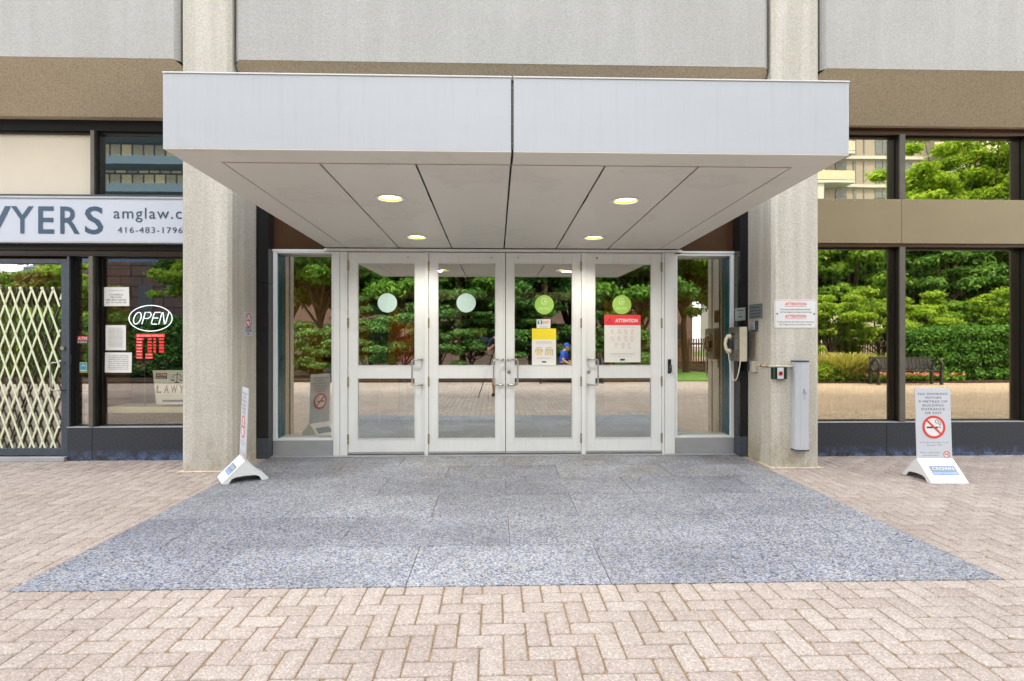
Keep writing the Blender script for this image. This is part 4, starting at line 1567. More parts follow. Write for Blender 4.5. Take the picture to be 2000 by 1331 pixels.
a0, a1, b0, b1 = rbox(1464, 1489, 594, 622.5)
t_ = empty('grey_plaque', FRr.p((a0 + a1) / 2, b0), 'dark grey-green engraved plaque on the inner side of the pillar above a small switch', 'plaque')
MB().fbox(FRr, a0, a1, b0, b1, 0, .006).build('plate', M['plaque'], t_, bevel=.001)
m = MB()
W = a1 - a0
for i, (s, ww) in enumerate((('PAY PHONE', .55), ('IS', .1), ('AVAILABLE', .6), ('24 HOURS', .6))):
    pass
greek(m, FRr, (a0 + a1) / 2, b1 - .045, W * .8, .0065, 4, .034, .011, 3)
m.build('engraving', M['ink'], t_)
a0, a1, b0, b1 = rbox(1470, 1481, 626.5, 646.5)
t_ = empty('door_contact_switch', FRr.p((a0 + a1) / 2, b0), 'small steel switch with black plate and rust stain below the grey plaque', 'switch')
MB().fbox(FRr, a0, a1, b0, b1, 0, .022).build('housing', M['doorframe'], t_, bevel=.003)
MB().fbox(FRr, a0 + .02, a1 - .03, b0 + .01, b1 - .006, .0225, .034).build('cover', M['sill'], t_, bevel=.003)
MB().disc(FRr, a0 + .03, (b0 + b1) / 2, .01, .0345, .038, 12).build('knob', M['steel'], t_)
a0, a1, b0, b1 = rbox(1468, 1480, 705, 726)
t_ = empty('junction_box', FRr.p((a0 + a1) / 2, b0), 'cream junction box with dark plate where the conduit ends on the pillar', 'junction box')
MB().fbox(FRr, a0, a1, b0, b1, 0, .045).build('box_body', M['conduit'], t_, bevel=.004)
MB().fbox(FRr, a0 - .0, a0 + .05, b0 + .004, b1 - .004, .0455, .052).build('cover_plate', M['doorframe'], t_, bevel=.002)

# second plaque, on the black pier
FB = F((0, 6.513, 0))
a0, a1 = X(1435.5, 6.513), X(1455.5, 6.513)
b0, b1 = Z(627, 6.513, 1445), Z(600, 6.513, 1445)
t_ = empty('pale_plaque', ((a0 + a1) / 2, 6.513, b0), 'pale green plaque with dark lettering on the black granite pier above the wall phone', 'plaque')
MB().fpoly(FB, [(a0, b0), (a1, b0 + .012), (a1, b1), (a0, b1 - .014)], 0, .006).build('plate', M['plaque2'], t_)
m = MB()
for i, (s, ww) in enumerate((('DELIVERIES', .72), ('AT', .16), ('REAR', .5))):
    greek(m, FB, (a0 + a1) / 2, b1 - .045 - i * .036, (a1 - a0) * ww, .0065, 1, .03, .013, 11 + i)
m.build('engraving', M['ink'], t_)

# ------------------------------------------------------------------ wall phone
t_ = empty('wall_phone', (2.80, 6.45, 1.05), 'steel pay telephone with cream handset mounted by the black granite pier', 'telephone')
hx0, hx1, hy0, hy1 = 2.762, 2.848, 6.30, 6.60
hz0, hz1 = Z(706, 6.30, 1444), Z(638, 6.30, 1444)
MB().box(hx0, hx1 - .002, hy0 + .004, hy1, hz0, hz1).build('phone_body', M['phonebody'], t_, bevel=.004)
MB().box(hx0 + .002, hx1, hy0, hy0 + .0035, hz0 + .002, hz1 - .002).build('side_panel', M['phoneside'], t_)
MB().box(hx1, 2.955, hy0 + .19, hy1 - .02, hz0 + .04, hz1 - .04).build('mounting_block', M['doorframe'], t_)
FT = F((hx0, 0, 0), (0, -1, 0), (0, 0, 1))
H = hz1 - hz0
MB().fbox(FT, -6.52, -6.42, hz1 - .10, hz1 - .065, .0, .003).build('display', M['ink'], t_)
m = MB()
for i in range(3):
    for j in range(4):
        m.fbox(FT, -6.415 + i * .026, -6.397 + i * .026, hz1 - .165 - j * .028, hz1 - .147 - j * .028, 0, .006)
m.build('keypad', M['sill'], t_)
MB().fbox(FT, -6.53, -6.47, hz0 + .14, hz0 + .24, 0, .035).build('cradle', M['ink'], t_, bevel=.004)
hs = MB()
hy = 6.50
hs.tube([(hx0 - .045, hy, hz0 + .105), (hx0 - .07, hy, hz0 + .14), (hx0 - .082, hy, hz0 + .20), (hx0 - .07, hy, hz0 + .26), (hx0 - .045, hy, hz0 + .295)], [.016, .020, .018, .020, .016], 12)
hs.tube([(hx0 - .062, hy, hz0 + .115), (hx0 - .02, hy, hz0 + .118)], [.026, .030], 16)
hs.tube([(hx0 - .062, hy, hz0 + .285), (hx0 - .02, hy, hz0 + .282)], [.026, .030], 16)
hs.build('handset', M['phone'], t_, smooth=True)
pts = []
za, zb = hz0 + .10, Z(748, 6.45, 1430)
for i in range(17):
    q = i / 16
    pts.append((hx0 - .045 + .055 * q, 6.50 - .20 * q, za * (1 - q) + (hz0 + .01) * q - (hz0 - zb + .02) * math.sin(math.pi * q) ** .8))
MB().tube(pts, .006, 8).build('armoured_cord', M['phone'], t_, smooth=True)
MB().disc(FT, -6.36, hz0 + .06, .010, 0, .004, 12).build('coin_return', M['rust'], t_)
m = MB()
for i in range(7):
    m.fbox(FT, -6.395, -6.345, hz0 + .10 + i * .012, hz0 + .105 + i * .012, 0, .002)
m.build('instructions', M['ink2'], t_)

# ------------------------------------------------------------------ no smoking symbol


def nosmoke(f, cx, cz, r, n, parent, thin=False):
    MB().disc(f, cx, cz, r * .98, n, n + .0006, 32).build('white_field', M['white'], parent)
    m = MB().fbox(f, cx - r * .62, cx + r * .38, cz - r * .10, cz + r * .04, n + .0008, n + .0012)
    m.fbox(f, cx + r * .44, cx + r * .50, cz - r * .10, cz + r * .04, n + .0008, n + .0012).fbox(f, cx + r * .56, cx + r * .62, cz - r * .10, cz + r * .04, n + .0008, n + .0012)
    pts = [(.50, .12), (.47, .28), (.35, .34), (.22, .36), (.12, .46), (.16, .60), (.30, .64), (.42, .56)]
    m.line(f, [(cx + a * r, cz + b * r) for a, b in pts], r * .05, n + .0008, n + .0012)
    pts = [(.62, .12), (.60, .36), (.48, .46), (.34, .48)]
    m.line(f, [(cx + a * r, cz + b * r) for a, b in pts], r * .05, n + .0008, n + .0012)
    m.build('cigarette_symbol', M['ink'], parent)
    m = MB().ring(f, cx, cz, r * .80, r, n + .0014, n + .002, 40)
    k = .58
    m.line(f, [(cx - k * r, cz + k * r), (cx + k * r, cz - k * r)], r * .17, n + .0014, n + .0019)
    m.build('red_prohibition_ring', M['red'], parent)


# small no smoking sign on the other pillar's inner side
FL = F((PX1 - .012, 0, 0), (0, 1, 0), (0, 0, 1))


def ly(px, x=PX1 - .012):
    t__ = (px - 1000) / 1100
    return x * (CY - t__ * SY) / (t__ * CY + SY)


a0, a1 = ly(475.5), ly(493.5)
ym = (a0 + a1) / 2
b0, b1 = Z(656, ym, 484), Z(610, ym, 484)
t_ = empty('no_smoking_wall_sign', FL.p(ym, b0), 'small silver no smoking plate screwed to the inner side of the concrete pillar', 'sign')
MB().fbox(FL, a0, a1, b0, b1, 0, .004).build('plate', M['signsilver'], t_, bevel=.001)
nosmoke(FL, ym, b1 - (b1 - b0) * .33, (a1 - a0) * .34, .0045, t_)
m = MB()
greek(m, FL, ym, b0 + (b1 - b0) * .34, (a1 - a0) * .8, .0045, 4, .014, .006, 21)
m.build('lettering', M['ink'], t_)
MB().fbox(FL, ym - .03, ym + .01, b0 + .015, b0 + .03, .0045, .005).build('logo_block', M['navy'], t_)


# ------------------------------------------------------------------ the two free-standing no smoking signs
def floor_sign(loc, rz, label):
    t_ = empty('no_smoking_floor_sign', loc, label, 'floor sign', 'free-standing no smoking signs', rz)
    w2 = .178
    # tent base: two sloping boards with an arched cut-out below
    for s in (-1, 1):
        m = MB()
        d = .205
        top, bot = (.012 * s * -1, .205), (-d * s, .0)
        # sloping board
        y0, z0, y1, z1 = -s * .004, .205, -s * d, .012
        m.hexa([(-w2, y1, z1), (w2, y1, z1), (w2, y1, z1 - .012), (-w2, y1, z1 - .012), (-w2, y0, z0), (w2, y0, z0), (w2, y0, z0 - .016), (-w2, y0, z0 - .016)])
        m.build('base_board', M['white'], t_, bevel=.003, local=True)
    for s in (-1, 1):
        m = MB()
        xx = s * (w2 - .006)
        f = F((xx, 0, 0), (0, 1, 0), (0, 0, 1))
        pts = [(-.196, .001), (-.145, .001), (-.120, .040), (-.085, .058), (.085, .058), (.120, .040), (.145, .001), (.196, .001), (.196, .010), (.006, .196), (-.006, .196), (-.196, .010)]
        # concave outline as strips
        o_ = [(-.197, .0), (-.145, .0), (-.120, .040), (-.085, .055), (0, .060), (.085, .055), (.120, .040), (.145, .0), (.197, .0)]
        up = lambda a: (1 - abs(a) / .203) * .188 + .006
        for p, q in zip(o_, o_[1:]):
            m.fpoly(f, [p, q, (q[0], max(up(q[0]), q[1] + .001)), (p[0], max(up(p[0]), p[1] + .001))], -.004, .004)
        m.build('base_side', M['white'], t_, local=True)
    lean = .04
    f = F((0, -.002, .19), (1, 0, 0), (0, lean, 1))
    pw, ph = .172, .70
    MB().fbox(f, -pw, pw, 0, ph, -.006, .004).build('sign_panel', M['signsilver'], t_, bevel=.0015, local=True)
    m = MB()
    for i, (s, ww) in enumerate((('NO SMOKING', .84), ('WITHIN', .46), ('9 METRES OF', .82), ('BUILDING', .60), ('ENTRANCE', .67), ('OR EXIT', .48))):
        m.text(f, s, 0, ph - .068 - i * .0375, .023, pw * 2 * ww, .0045)
    m.build('heading_lettering', M['ink'], t_, local=True)
    # symbol
    g = [c for c in bpy.data.objects if c.parent == t_]

    class LM:
        pass
    cz = .318
    tmp_loc, tmp_rot = t_.location.copy(), t_.rotation_euler.copy()
    r_ = .112
    k = len(bpy.data.objects)
    t_.location = (0, 0, 0)
    nosmoke(f, 0, cz, r_, .0045, t_)
    nosmoke(f, .118, .052, .033, .0045, t_)
    t_.location = tmp_loc
    m = MB()
    m.text(f, 'Toronto Municipal Code', 0, .163, .0145, pw * 2 * .82, .0045)
    m.text(f, 'Chapter 709', 0, .136, .0145, pw * 2 * .43, .0045)
    m.text(f, "Please don't litter", -.040, .064, .0145, pw * 2 * .58, .0045)
    m.text(f, 'cigarette butts.', -.040, .038, .0145, pw * 2 * .48, .0045)
    m.build('small_lettering', M['ink2'], t_, local=True)
    # logo on the sloping front board
    V_ = Vector((0, .201, .193)).normalized()
    fb = F((0, -.205, .014), (1, 0, 0), V_)
    MB().fbox(fb, -.11, .135, .125, .185, .0005, .0015).build('logo_upper_field', M['logogrey'], t_, local=True)
    MB().fbox(fb, -.11, .135, .085, .123, .0005, .0015).build('logo_lower_field', M['logoblue'], t_, local=True)
    MB().text(fb, 'CROWN', .012, .138, .034, .205, .0022).text(fb, 'PROPERTY MANAGEMENT', .012, .097, .014, .225, .0022).build('logo_lettering', M['white'], t_, local=True)
    # the back of the panel carries the same print
    fr_ = F((0, .0045, .19), (-1, 0, 0), (0, lean, 1))
    m = MB()
    for i, (s, ww) in enumerate((('NO SMOKING', .84), ('WITHIN', .46), ('9 METRES OF', .82), ('BUILDING', .60), ('ENTRANCE', .67), ('OR EXIT', .48))):
        m.text(fr_, s, 0, ph - .068 - i * .0375, .023, pw * 2 * ww, .0045)
    m.build('rear_lettering', M['ink'], t_, local=True)
    t_.location = (0, 0, 0)
    nosmoke(fr_, 0, cz, r_, .0045, t_)
    t_.location = tmp_loc
    fq = F((0, .205, .014), (-1, 0, 0), Vector((0, -.201, .193)).normalized())
    MB().fbox(fq, -.11, .135, .085, .185, .0005, .0015).build('rear_logo_field', M['logogrey'], t_, local=True)
    return t_


floor_sign((X(1822, 5.43) - .01, 5.40, 0), R(-2), 'free-standing NO SMOKING sign on white tent base on the pavers before the tinted windows')
floor_sign((X(474, 5.62), 5.62, .002), R(-58), 'free-standing no smoking sign turned edge-on at the foot of the concrete pillar')

# ------------------------------------------------------------------ law office signage and window things
yb_ = YW - .09
FA = F((0, yb_, 0))
a0, a1 = X(-60, yb_) - 2.2, PX0 - .012
b0, b1 = Z(471, yb_, 200), Z(388, yb_, 200)
t_ = empty('lawyers_sign_board', ((a0 + a1) / 2, yb_, b0), 'long white sign board reading LAWYERS with web address and phone number', 'sign board')
MB().fbox(FA, a0, a1, b0, b1, -.08, 0).build('sign_face', M['backlit'], t_)
MB().fbox(FA, a0, a1, b1 + .001, b1 + .022, -.08, .012).fbox(FA, a0, a1, b0 - .022, b0 - .001, -.08, .012).build('sign_frame', M['sill'], t_, bevel=.002)
hL = Z(400, yb_, 100) - Z(455, yb_, 100)
# each big letter at its place
zl = Z(455.5, yb_, 100)
m = MB()
for ch, p0, p1 in (('L', -200, -168), ('A', -158, -88), ('W', -80, 22), ('Y', 22, 66), ('E', 75, 106), ('R', 118, 156), ('S', 166, 202)):
    m.text(FA, ch, X((p0 + p1) / 2, yb_), zl, hL, X(p1, yb_) - X(p0, yb_), .004, bold=.012)
m.build('large_lettering', M['ink3'], t_)
m = MB()
hs_ = Z(410, yb_, 270) - Z(428, yb_, 270)
xL, xR = X(222, yb_), X(372, yb_)
m.text(FA, 'amglaw.ca', (xL + xR) / 2, Z(427, yb_, 290), hs_ * 1.25, xR - xL, .004, spacing=1.15)
xL, xR = X(230, yb_), X(357, yb_)
m.text(FA, '416-483-1796', (xL + xR) / 2, Z(455, yb_, 290), Z(443, yb_, 290) - Z(455, yb_, 290), xR - xL, .004, spacing=1.15)
m.build('small_lettering', M['ink3'], t_)

yi = YG - .004           # outside face of shop panes is YG; sheets hang just inside
yin = YG - .003
FW = F((0, yin, 0))


def wsheet(name, mat, p, q, label, cat, group=None, skew=0.0):
    a0, a1 = X(p[0], yin), X(p[1], yin)
    b0, b1 = Z(q[1], yin, p[0]), Z(q[0], yin, p[0])
    t_ = empty(name, ((a0 + a1) / 2, yin, b0), label, cat, group)
    MB().fpoly(FW, [(a0 + skew, b0), (a1, b0 + skew * .5), (a1 - skew, b1), (a0, b1 - skew * .4)], 0, .0015).build('sheet', M[mat], t_)
    return t_, a0, a1, b0, b1


t_, a0, a1, b0, b1 = wsheet('window_notice', 'paper', (201, 253), (560.5, 598), 'white notice sending couriers to suite 104, topmost of three in the shop window', 'notice', 'paper notices in the shop window', .006)
m = MB()
cx, H, W = (a0 + a1) / 2, b1 - b0, a1 - a0
m.text(FW, 'Temporarily closed', cx, b1 - H * .20, .009, W * .54, .002)
for i, (s, ww) in enumerate((('COURIERS &', .52), ('PROCESS', .42), ('SERVERS PLEASE', .76), ('GO TO SUITE 104', .74))):
    m.text(FW, s, cx, b1 - H * (.44 + i * .135), .019, W * ww, .002, bold=.01)
m.build('lettering', M['ink'], t_)
t_, a0, a1, b0, b1 = wsheet('window_notice', 'paper', (206.5, 246), (635, 684), 'white sheet of dense small print, middle one of three in the shop window', 'notice', 'paper notices in the shop window')
m = MB()
greek(m, FW, (a0 + a1) / 2, b1 - .035, (a1 - a0) * .8, .002, 17, .0135, .004, 31)
m.build('fine_print', M['ink2'], t_)
t_, a0, a1, b0, b1 = wsheet('window_notice', 'paper', (205.5, 257), (688.5, 727.5), 'white notice about mandatory mask or face covering, lowest of three in the shop window', 'notice', 'paper notices in the shop window', -.004)
m = MB()
cx, H, W = (a0 + a1) / 2, b1 - b0, a1 - a0
for i, s in enumerate(('ALL PERSONS ENTERING', 'OR REMAINING IN THESE', 'PREMISES SHALL WEAR A', 'MASK OR FACE COVERING', 'WHICH COVERS THE NOSE,', 'MOUTH AND CHIN AS', 'REQUIRED UNDER CITY OF', 'TORONTO BY-LAW 541-2020')):
    m.text(FW, s, cx, b1 - H * (.18 + i * .096), .0105, W * .76, .002, bold=.006)
m.build('lettering', M['ink'], t_)

# neon OPEN
yn = YG + .05
FNn = F((0, yn, 0))
cx, cz = X(294.5, yn), Z(621.5, yn, 294)
rx2, rz2 = (X(336, yn) - X(252.5, yn)) / 2, (Z(597, yn, 294) - Z(647, yn, 294)) / 2
t_ = empty('open_neon_sign', (cx, yn, cz - rz2), 'oval white tube sign reading OPEN in the shop window', 'neon sign')
MB().disc(FNn, cx, cz, rx2 * .9, -.03, -.028, 40, rz2 * .9).build('clear_backing', glass('clear_sign_backing', .02, (.9, .92, .95)), t_)
m = MB()
for q0, q1, k in ((-66, 122, 1.0), (-252, -54, 1.0)):
    pts = []
    for i in range(41):
        q = R(q0 + (q1 - q0) * i / 40)
        kk = k - (.0 if q0 > -100 else .0)
        rr_ = 1.0 if q0 > -100 else .93 + .07 * abs(math.cos((q - R(q0)) / (R(q1) - R(q0)) * math.pi))
        pts.append(FNn.p(cx + rx2 * math.cos(q) * (1 if q0 > -100 else 1.0) + (.0 if q0 > -100 else -.004), cz + rz2 * math.sin(q) * (1 if q0 > -100 else .99) - (.0 if q0 > -100 else .002)))
    m.tube(pts, .0048, 8)
m.build('oval_tube', M['neon'], t_, smooth=True)
hL = rz2 * .92
zb0 = cz - hL / 2
sh = lambda a, b: FNn.p(cx + a + (b - .5) * hL * .28, zb0 + b * hL, .003)
m = MB()
wL = rx2 * .33
def letters():
    L = []
    x = -rx2 * .62
    L.append([sh(x + wL * .5 * math.cos(q) , .5 + .5 * math.sin(q)) for q in [2 * math.pi * i / 16 for i in range(17)]])
    x = -rx2 * .33
    L.append([sh(x, 0), sh(x, 1), sh(x + wL * .7, 1), sh(x + wL * .95, .82), sh(x + wL * .9, .62), sh(x + wL * .6, .48), sh(x + wL * .1, .48)])
    x = rx2 * .10
    L.append([sh(x + wL * .85, 1), sh(x + wL * .1, 1), sh(x - .0, .85), sh(x, .12), sh(x + wL * .12, 0), sh(x + wL * .85, 0)])
    L.append([sh(x + .005, .52), sh(x + wL * .75, .52)])
    x = rx2 * .46
    L.append([sh(x, 0), sh(x, .95), sh(x + wL * .12, 1), sh(x + wL * .8, 0), sh(x + wL * .92, .05), sh(x + wL * .95, 1)])
    return L
for pts in letters():
    m.tube(pts, .0052, 8)
m.build('letter_tubes', M['neon'], t_, smooth=True)

# business hours
t_, a0, a1, b0, b1 = wsheet('business_hours_sign', 'exitgreen', (320, 321), (652, 703), 'red lettered business hours chart below the oval OPEN sign', 'hours sign')
for c in [q for q in bpy.data.objects if q.parent == t_]:
    bpy.data.objects.remove(c)
a0, a1 = X(266, yin), X(322, yin)
t_.location.x = (a0 + a1) / 2
m = MB()
H, W = b1 - b0, a1 - a0
m.fbox(FW, a0, a1, b1 - H * .12, b1, 0, .002)
r_ = random.Random(2)
for i in range(7):
    z = b1 - H * (.24 + i * .118)
    m.fbox(FW, a0, a0 + W * (.22 if i else .26), z, z + H * .085, 0, .002)
    if i < 5:
        m.fbox(FW, a0 + W * .40, a0 + W * .54, z, z + H * .08, 0, .002).fbox(FW, a0 + W * .60, a0 + W * .69, z, z + H * .08, 0, .002).fbox(FW, a0 + W * .80, a0 + W * .97, z, z + H * .08, 0, .002)
    else:
        m.fbox(FW, a0 + W * .32, a0 + W * .58, z, z + H * .08, 0, .002)
m.build('red_blocks', M['glowred'], t_)
m = MB().text(FW, 'BUSINESS HOURS', (a0 + a1) / 2, b1 - H * .105, H * .07, W * .9, .003)
for i, s in enumerate(('MON', 'TUE', 'WED', 'THU', 'FRI', 'SAT', 'SUN')):
    z = b1 - H * (.228 + i * .118)
    m.text(FW, s, a0 + W * .11, z, H * .05, W * .16, .003)
    if i > 4:
        m.text(FW, 'CLOSED', a0 + W * .45, z, H * .05, W * .2, .003)
m.build('lettering', M['paper'], t_)

# ATM stickers
def atm(p, q, label, y, parent_skip=False):
    f = F((0, y, 0))
    a0, a1 = X(p[0], y), X(p[1], y)
    b0, b1 = Z(q[1], y, p[0]), Z(q[0], y, p[0])
    t_ = empty('atm_sticker', ((a0 + a1) / 2, y, b0), label, 'sticker')
    zm = b0 + (b1 - b0) * .40
    MB().fbox(f, a0, a1, zm, b1, 0, .0012).build('red_field', M['red'], t_)
    MB().fbox(f, a0, a1, b0, zm - .0005, 0, .0012).build('dark_field', M['ink'], t_)
    MB().text(f, 'ATM', (a0 + a1) / 2, zm + (b1 - zm) * .16, (b1 - zm) * .68, (a1 - a0) * .86, .002, bold=.03).text(f, 'INSIDE', (a0 + a1) / 2, b0 + (zm - b0) * .2, (zm - b0) * .62, (a1 - a0) * .86, .002, bold=.02).build('lettering', M['white'], t_)
    return t_


atm((150.5, 171.5), (656.5, 671), 'red and white ATM INSIDE sticker on the narrow pane by the shop door', YG - .002)
a0, a1 = X(156, YG), X(170.5, YG)
b0, b1 = Z(727.5, YG, 163), Z(707.5, YG, 163)
FG = F((0, YG - .0015, 0))
t_ = empty('alarm_sticker', ((a0 + a1) / 2, YG, b0), 'small cyan and white sticker below the ATM sticker on the narrow pane', 'sticker')
MB().fbox(FG, a0, a1, b0, b1, 0, .001).build('border', M['yellow2'], t_)
MB().fbox(FG, a0 + .006, a1 - .006, b0 + .006, b1 - .006, .0012, .0016).build('cyan_field', M['cyan'], t_)
m = MB().ring(FG, (a0 + a1) / 2, b1 - .05, .014, .022, .0018, .0022, 16, 0, math.pi).fbox(FG, a0 + .014, a1 - .014, b0 + .018, b0 + .030, .0018, .0022)
m.build('symbol', M['white'], t_)

# lawyers display card standing on the ledge, leaning back
yc = 6.66
f = F((0, yc, 0), (1, 0, -.0), (0, .10, 1))
a0, a1 = X(300, yc), X(300, yc) + .62
b0 = Z(790, yc, 320)
hC = Z(723, yc, 320) - b0
t_ = empty('lawyers_display_card', ((a0 + a1) / 2, yc, b0), 'cream LAWYERS display card with scales emblem and ATM mark standing on the window ledge', 'display card')
off = 0
FC = F((0, yc, b0), (1, 0, 0), (0, .10, 1))
MB().fpoly(FC, [(a0 + .03, 0), (a1, 0), (a1, hC), (a0 - .035, hC)], -.01, 0).build('card', M['cardc'], t_)
zz = lambda py: Z(py, yc, 320) - b0
m = MB()
for i, ch in enumerate('LAWYERS'):
    m.text(FC, ch, a0 + .052 + i * .086, zz(767), zz(752) - zz(767), .058 if ch != 'W' else .078, .001, bold=.03)
m.build('large_lettering', M['ink'], t_)
m = MB()
sx = X(343, yc)
m.line(FC, [(sx, zz(746)), (sx, zz(728))], .008, .001, .002)
m.line(FC, [(sx - .05, zz(735)), (sx - .02, zz(731)), (sx + .02, zz(731)), (sx + .05, zz(735))], .006, .001, .002)
for s in (-1, 1):
    m.line(FC, [(sx + s * .05, zz(734)), (sx + s * .05 - .022, zz(742)), (sx + s * .05 + .022, zz(742)), (sx + s * .05, zz(734))], .0025, .001, .002)
    m.fpoly(FC, [(sx + s * .05 - .026, zz(742)), (sx + s * .05 + .026, zz(742)), (sx + s * .05 + .012, zz(744)), (sx + s * .05 - .012, zz(744))], .001, .002)
m.fbox(FC, sx - .028, sx + .028, zz(748), zz(746), .001, .002)
m.build('scales_emblem', M['ink'], t_)
MB().fbox(FC, X(317, yc), a1, zz(785), zz(781), .001, .002).build('grey_bar', M['ink2'], t_)
aa0, aa1 = X(301, yc), X(323, yc)
MB().fbox(FC, aa0, aa1, zz(735), zz(728.5), .001, .002).build('red_field', M['red'], t_)
MB().fbox(FC, aa0, aa1, zz(740), zz(735.2), .001, .002).build('dark_field', M['ink'], t_)
MB().text(FC, 'ATM', (aa0 + aa1) / 2, zz(734.3), (zz(729.5) - zz(734.3)), (aa1 - aa0) * .84, .003, bold=.03).text(FC, 'INSIDE', (aa0 + aa1) / 2, zz(739.3), (zz(736) - zz(739.3)), (aa1 - aa0) * .84, .003, bold=.02).build('white_lettering', M['white'], t_)

# small tilted card on a thin post
yc = 6.72
px_, pz_ = X(283, yc), Z(790, yc, 283)
t_ = empty('card_holder', (px_, yc, pz_), 'small grey card with a red mark on a thin post, beside the cream LAWYERS card', 'card holder')
MB().cyl((px_, yc, pz_), (px_, yc, Z(722, yc, 283)), .006).build('post', M['mull'], t_)
FQ = F((X(274, yc), yc, Z(723, yc, 275)), (1, 0, 0), (0, .15, 1))
hh = Z(704, yc, 275) - Z(723, yc, 275)
MB().fpoly(FQ, [(-.095, 0), (.055, -.01), (.10, hh), (-.05, hh)], 0, .004).build('card', M['mull'], t_)
MB().disc(FQ, .01, hh * .55, .042, .0045, .006, 20, .034).build('red_mark', plain('dark_red_print', S(130, 30, 40)), t_)

# folding lattice gate behind the shop door
yl = YW + .052
t_ = empty('lattice_gate', (X(60, yl), yl, 0.05), 'pale green-white folding lattice security gate across the shop door glass', 'security gate')
zt, zb = Z(562, yl, 60), Z(883, yl, 60)
xe = X(117, yl)
sp_ = X(60, yl) - X(39, yl)
H = zt - zb
slope = .345
dx = H * slope
n = 0
for i in range(-1, 12):
    xt = X(104, yl) - i * sp_
    for s in (1, -1):
        # bar from its top point, clipped at the door side
        x0_, z0_ = xt, zt
        x1_, z1_ = xt + s * dx, zb
        if s > 0 and x1_ > xe:
            k = (xe - x0_) / (x1_ - x0_)
            if k <= 0.02:
                continue
            x1_, z1_ = xe, zt + (zb - zt) * k
        f = F((0, yl + (.0 if s > 0 else .010), 0))
        MB().line(f, [(x0_, z0_), (x1_, z1_)], .021, 0, .008).build('lattice_bar', M['lattice'], t_, bevel=.002)
        n += 1
# bars rising from the door side
for j in range(1, 12):
    z0_ = zt - (j * sp_ - (xe - X(104, yl))) / slope
    if zb < z0_ < zt:
        x1_ = xe - (z0_ - zb) * slope
        f = F((0, yl + .010, 0))
        MB().line(f, [(xe, z0_), (x1_, zb)], .021, 0, .008).build('lattice_bar', M['lattice'], t_, bevel=.002)
m = MB()
fz_ = F((0, yl - .001, 0))
for i in range(-1, 12):
    m.disc(fz_, X(104, yl) - i * sp_, zt - .004, .016, 0, .012, 12)
m.build('rivet_heads', M['lattice'], t_)
MB().box(X(0, yl) - .6, xe - .01, yl - .012, yl + .02, zb - .022, zb - .004).build('bottom_track', M['dark'], t_)

# ------------------------------------------------------------------ the garden, seen in the glass


def leaf_geo(rng, C, RAD, n, size, up=0.3, fold=0.25, slim=0.5):
    """n small folded leaves spread over ellipsoid clumps; C (k,3), RAD (k,3)"""
    k = len(C)
    w_ = (RAD[:, 0] * RAD[:, 2])
    idx = rng.choice(k, n, p=w_ / w_.sum())
    d = rng.normal(size=(n, 3))
    d /= np.linalg.norm(d, axis=1)[:, None]
    r = rng.random(n) ** 0.42 * (0.85 + 0.5 * rng.random(n) ** 3)
    P_ = C[idx] + d * RAD[idx] * r[:, None]
    nrm = d * 0.6 + rng.normal(size=(n, 3)) * 0.45 + np.array([0, 0, up])
    nrm /= np.linalg.norm(nrm, axis=1)[:, None]
    t1 = np.cross(nrm, rng.normal(size=(n, 3)))
    t1 /= np.linalg.norm(t1, axis=1)[:, None] + 1e-9
    t2 = np.cross(nrm, t1)
    s = (size * (0.6 + 0.8 * rng.random(n)))[:, None]
    a = P_ - t1 * s
    b = P_ + t2 * s * slim + nrm * s * fold
    c = P_ + t1 * s
    e = P_ - t2 * s * slim + nrm * s * fold
    V = np.stack([a, b, c, e], axis=1).reshape(-1, 3)
    Fq = np.arange(n * 4).reshape(n, 4)
    return V, Fq


def crown_clumps(rng, c, rx, rz, k, r0=0.34, flat=0.75, low=-0.7):
    C, RD = [], []
    while len(C) < k:
        d = rng.normal(size=3)
        d /= np.linalg.norm(d)
        if d[2] < low:
            continue
        q = 0.30 + 0.78 * rng.random() ** .8
        r = r0 * (0.65 + 0.7 * rng.random())
        C.append((c[0] + d[0] * rx * q, c[1] + d[1] * rx * q, c[2] + d[2] * rz * q))
        RD.append((rx * r, rx * r, rx * r * flat))
    return np.array(C), np.array(RD)


def tree(name, label, x, y, h, rx, mat, n, size, seed, stem=.35, trunk=.13, k=22, group=None, cat='tree', flat=.7, r0=.34):
    rng = np.random.default_rng(seed)
    z0 = h * stem
    rz = (h - z0) / 2 * 1.05
    cz = h - rz * .98
    t_ = empty(name, (x, y, 0), label, cat, group)
    C, RD = crown_clumps(rng, (0, 0, cz), rx, rz, int(k * 1.9), r0 * .74, flat * .72)
    V, Fq = leaf_geo(rng, C, RD, int(n * 1.15), size)
    np_mesh('crown', V, Fq, M[mat], t_)
    m = MB()
    top = Vector((rng.normal() * .1, rng.normal() * .1, z0 + rz * .5))
    mid = Vector((rng.normal() * .08, rng.normal() * .08, z0 * .8))
    m.tube([(0, 0, -.02), (0.01, 0, .25), tuple(mid), tuple(top)], [trunk * 1.25, trunk, trunk * .8, trunk * .35], 10)
    for i in range(0, int(k * 1.6), 2):
        s = mid.lerp(top, rng.random() * .9)
        e = Vector(C[i])
        m_ = s.lerp(e, .5) + Vector((0, 0, .12 * rx))
        m.tube([tuple(s), tuple(m_), tuple(e)], [trunk * .42, trunk * .28, trunk * .1], 6)
    m.build('trunk', M['bark'], t_, local=True, smooth=True)
    return t_


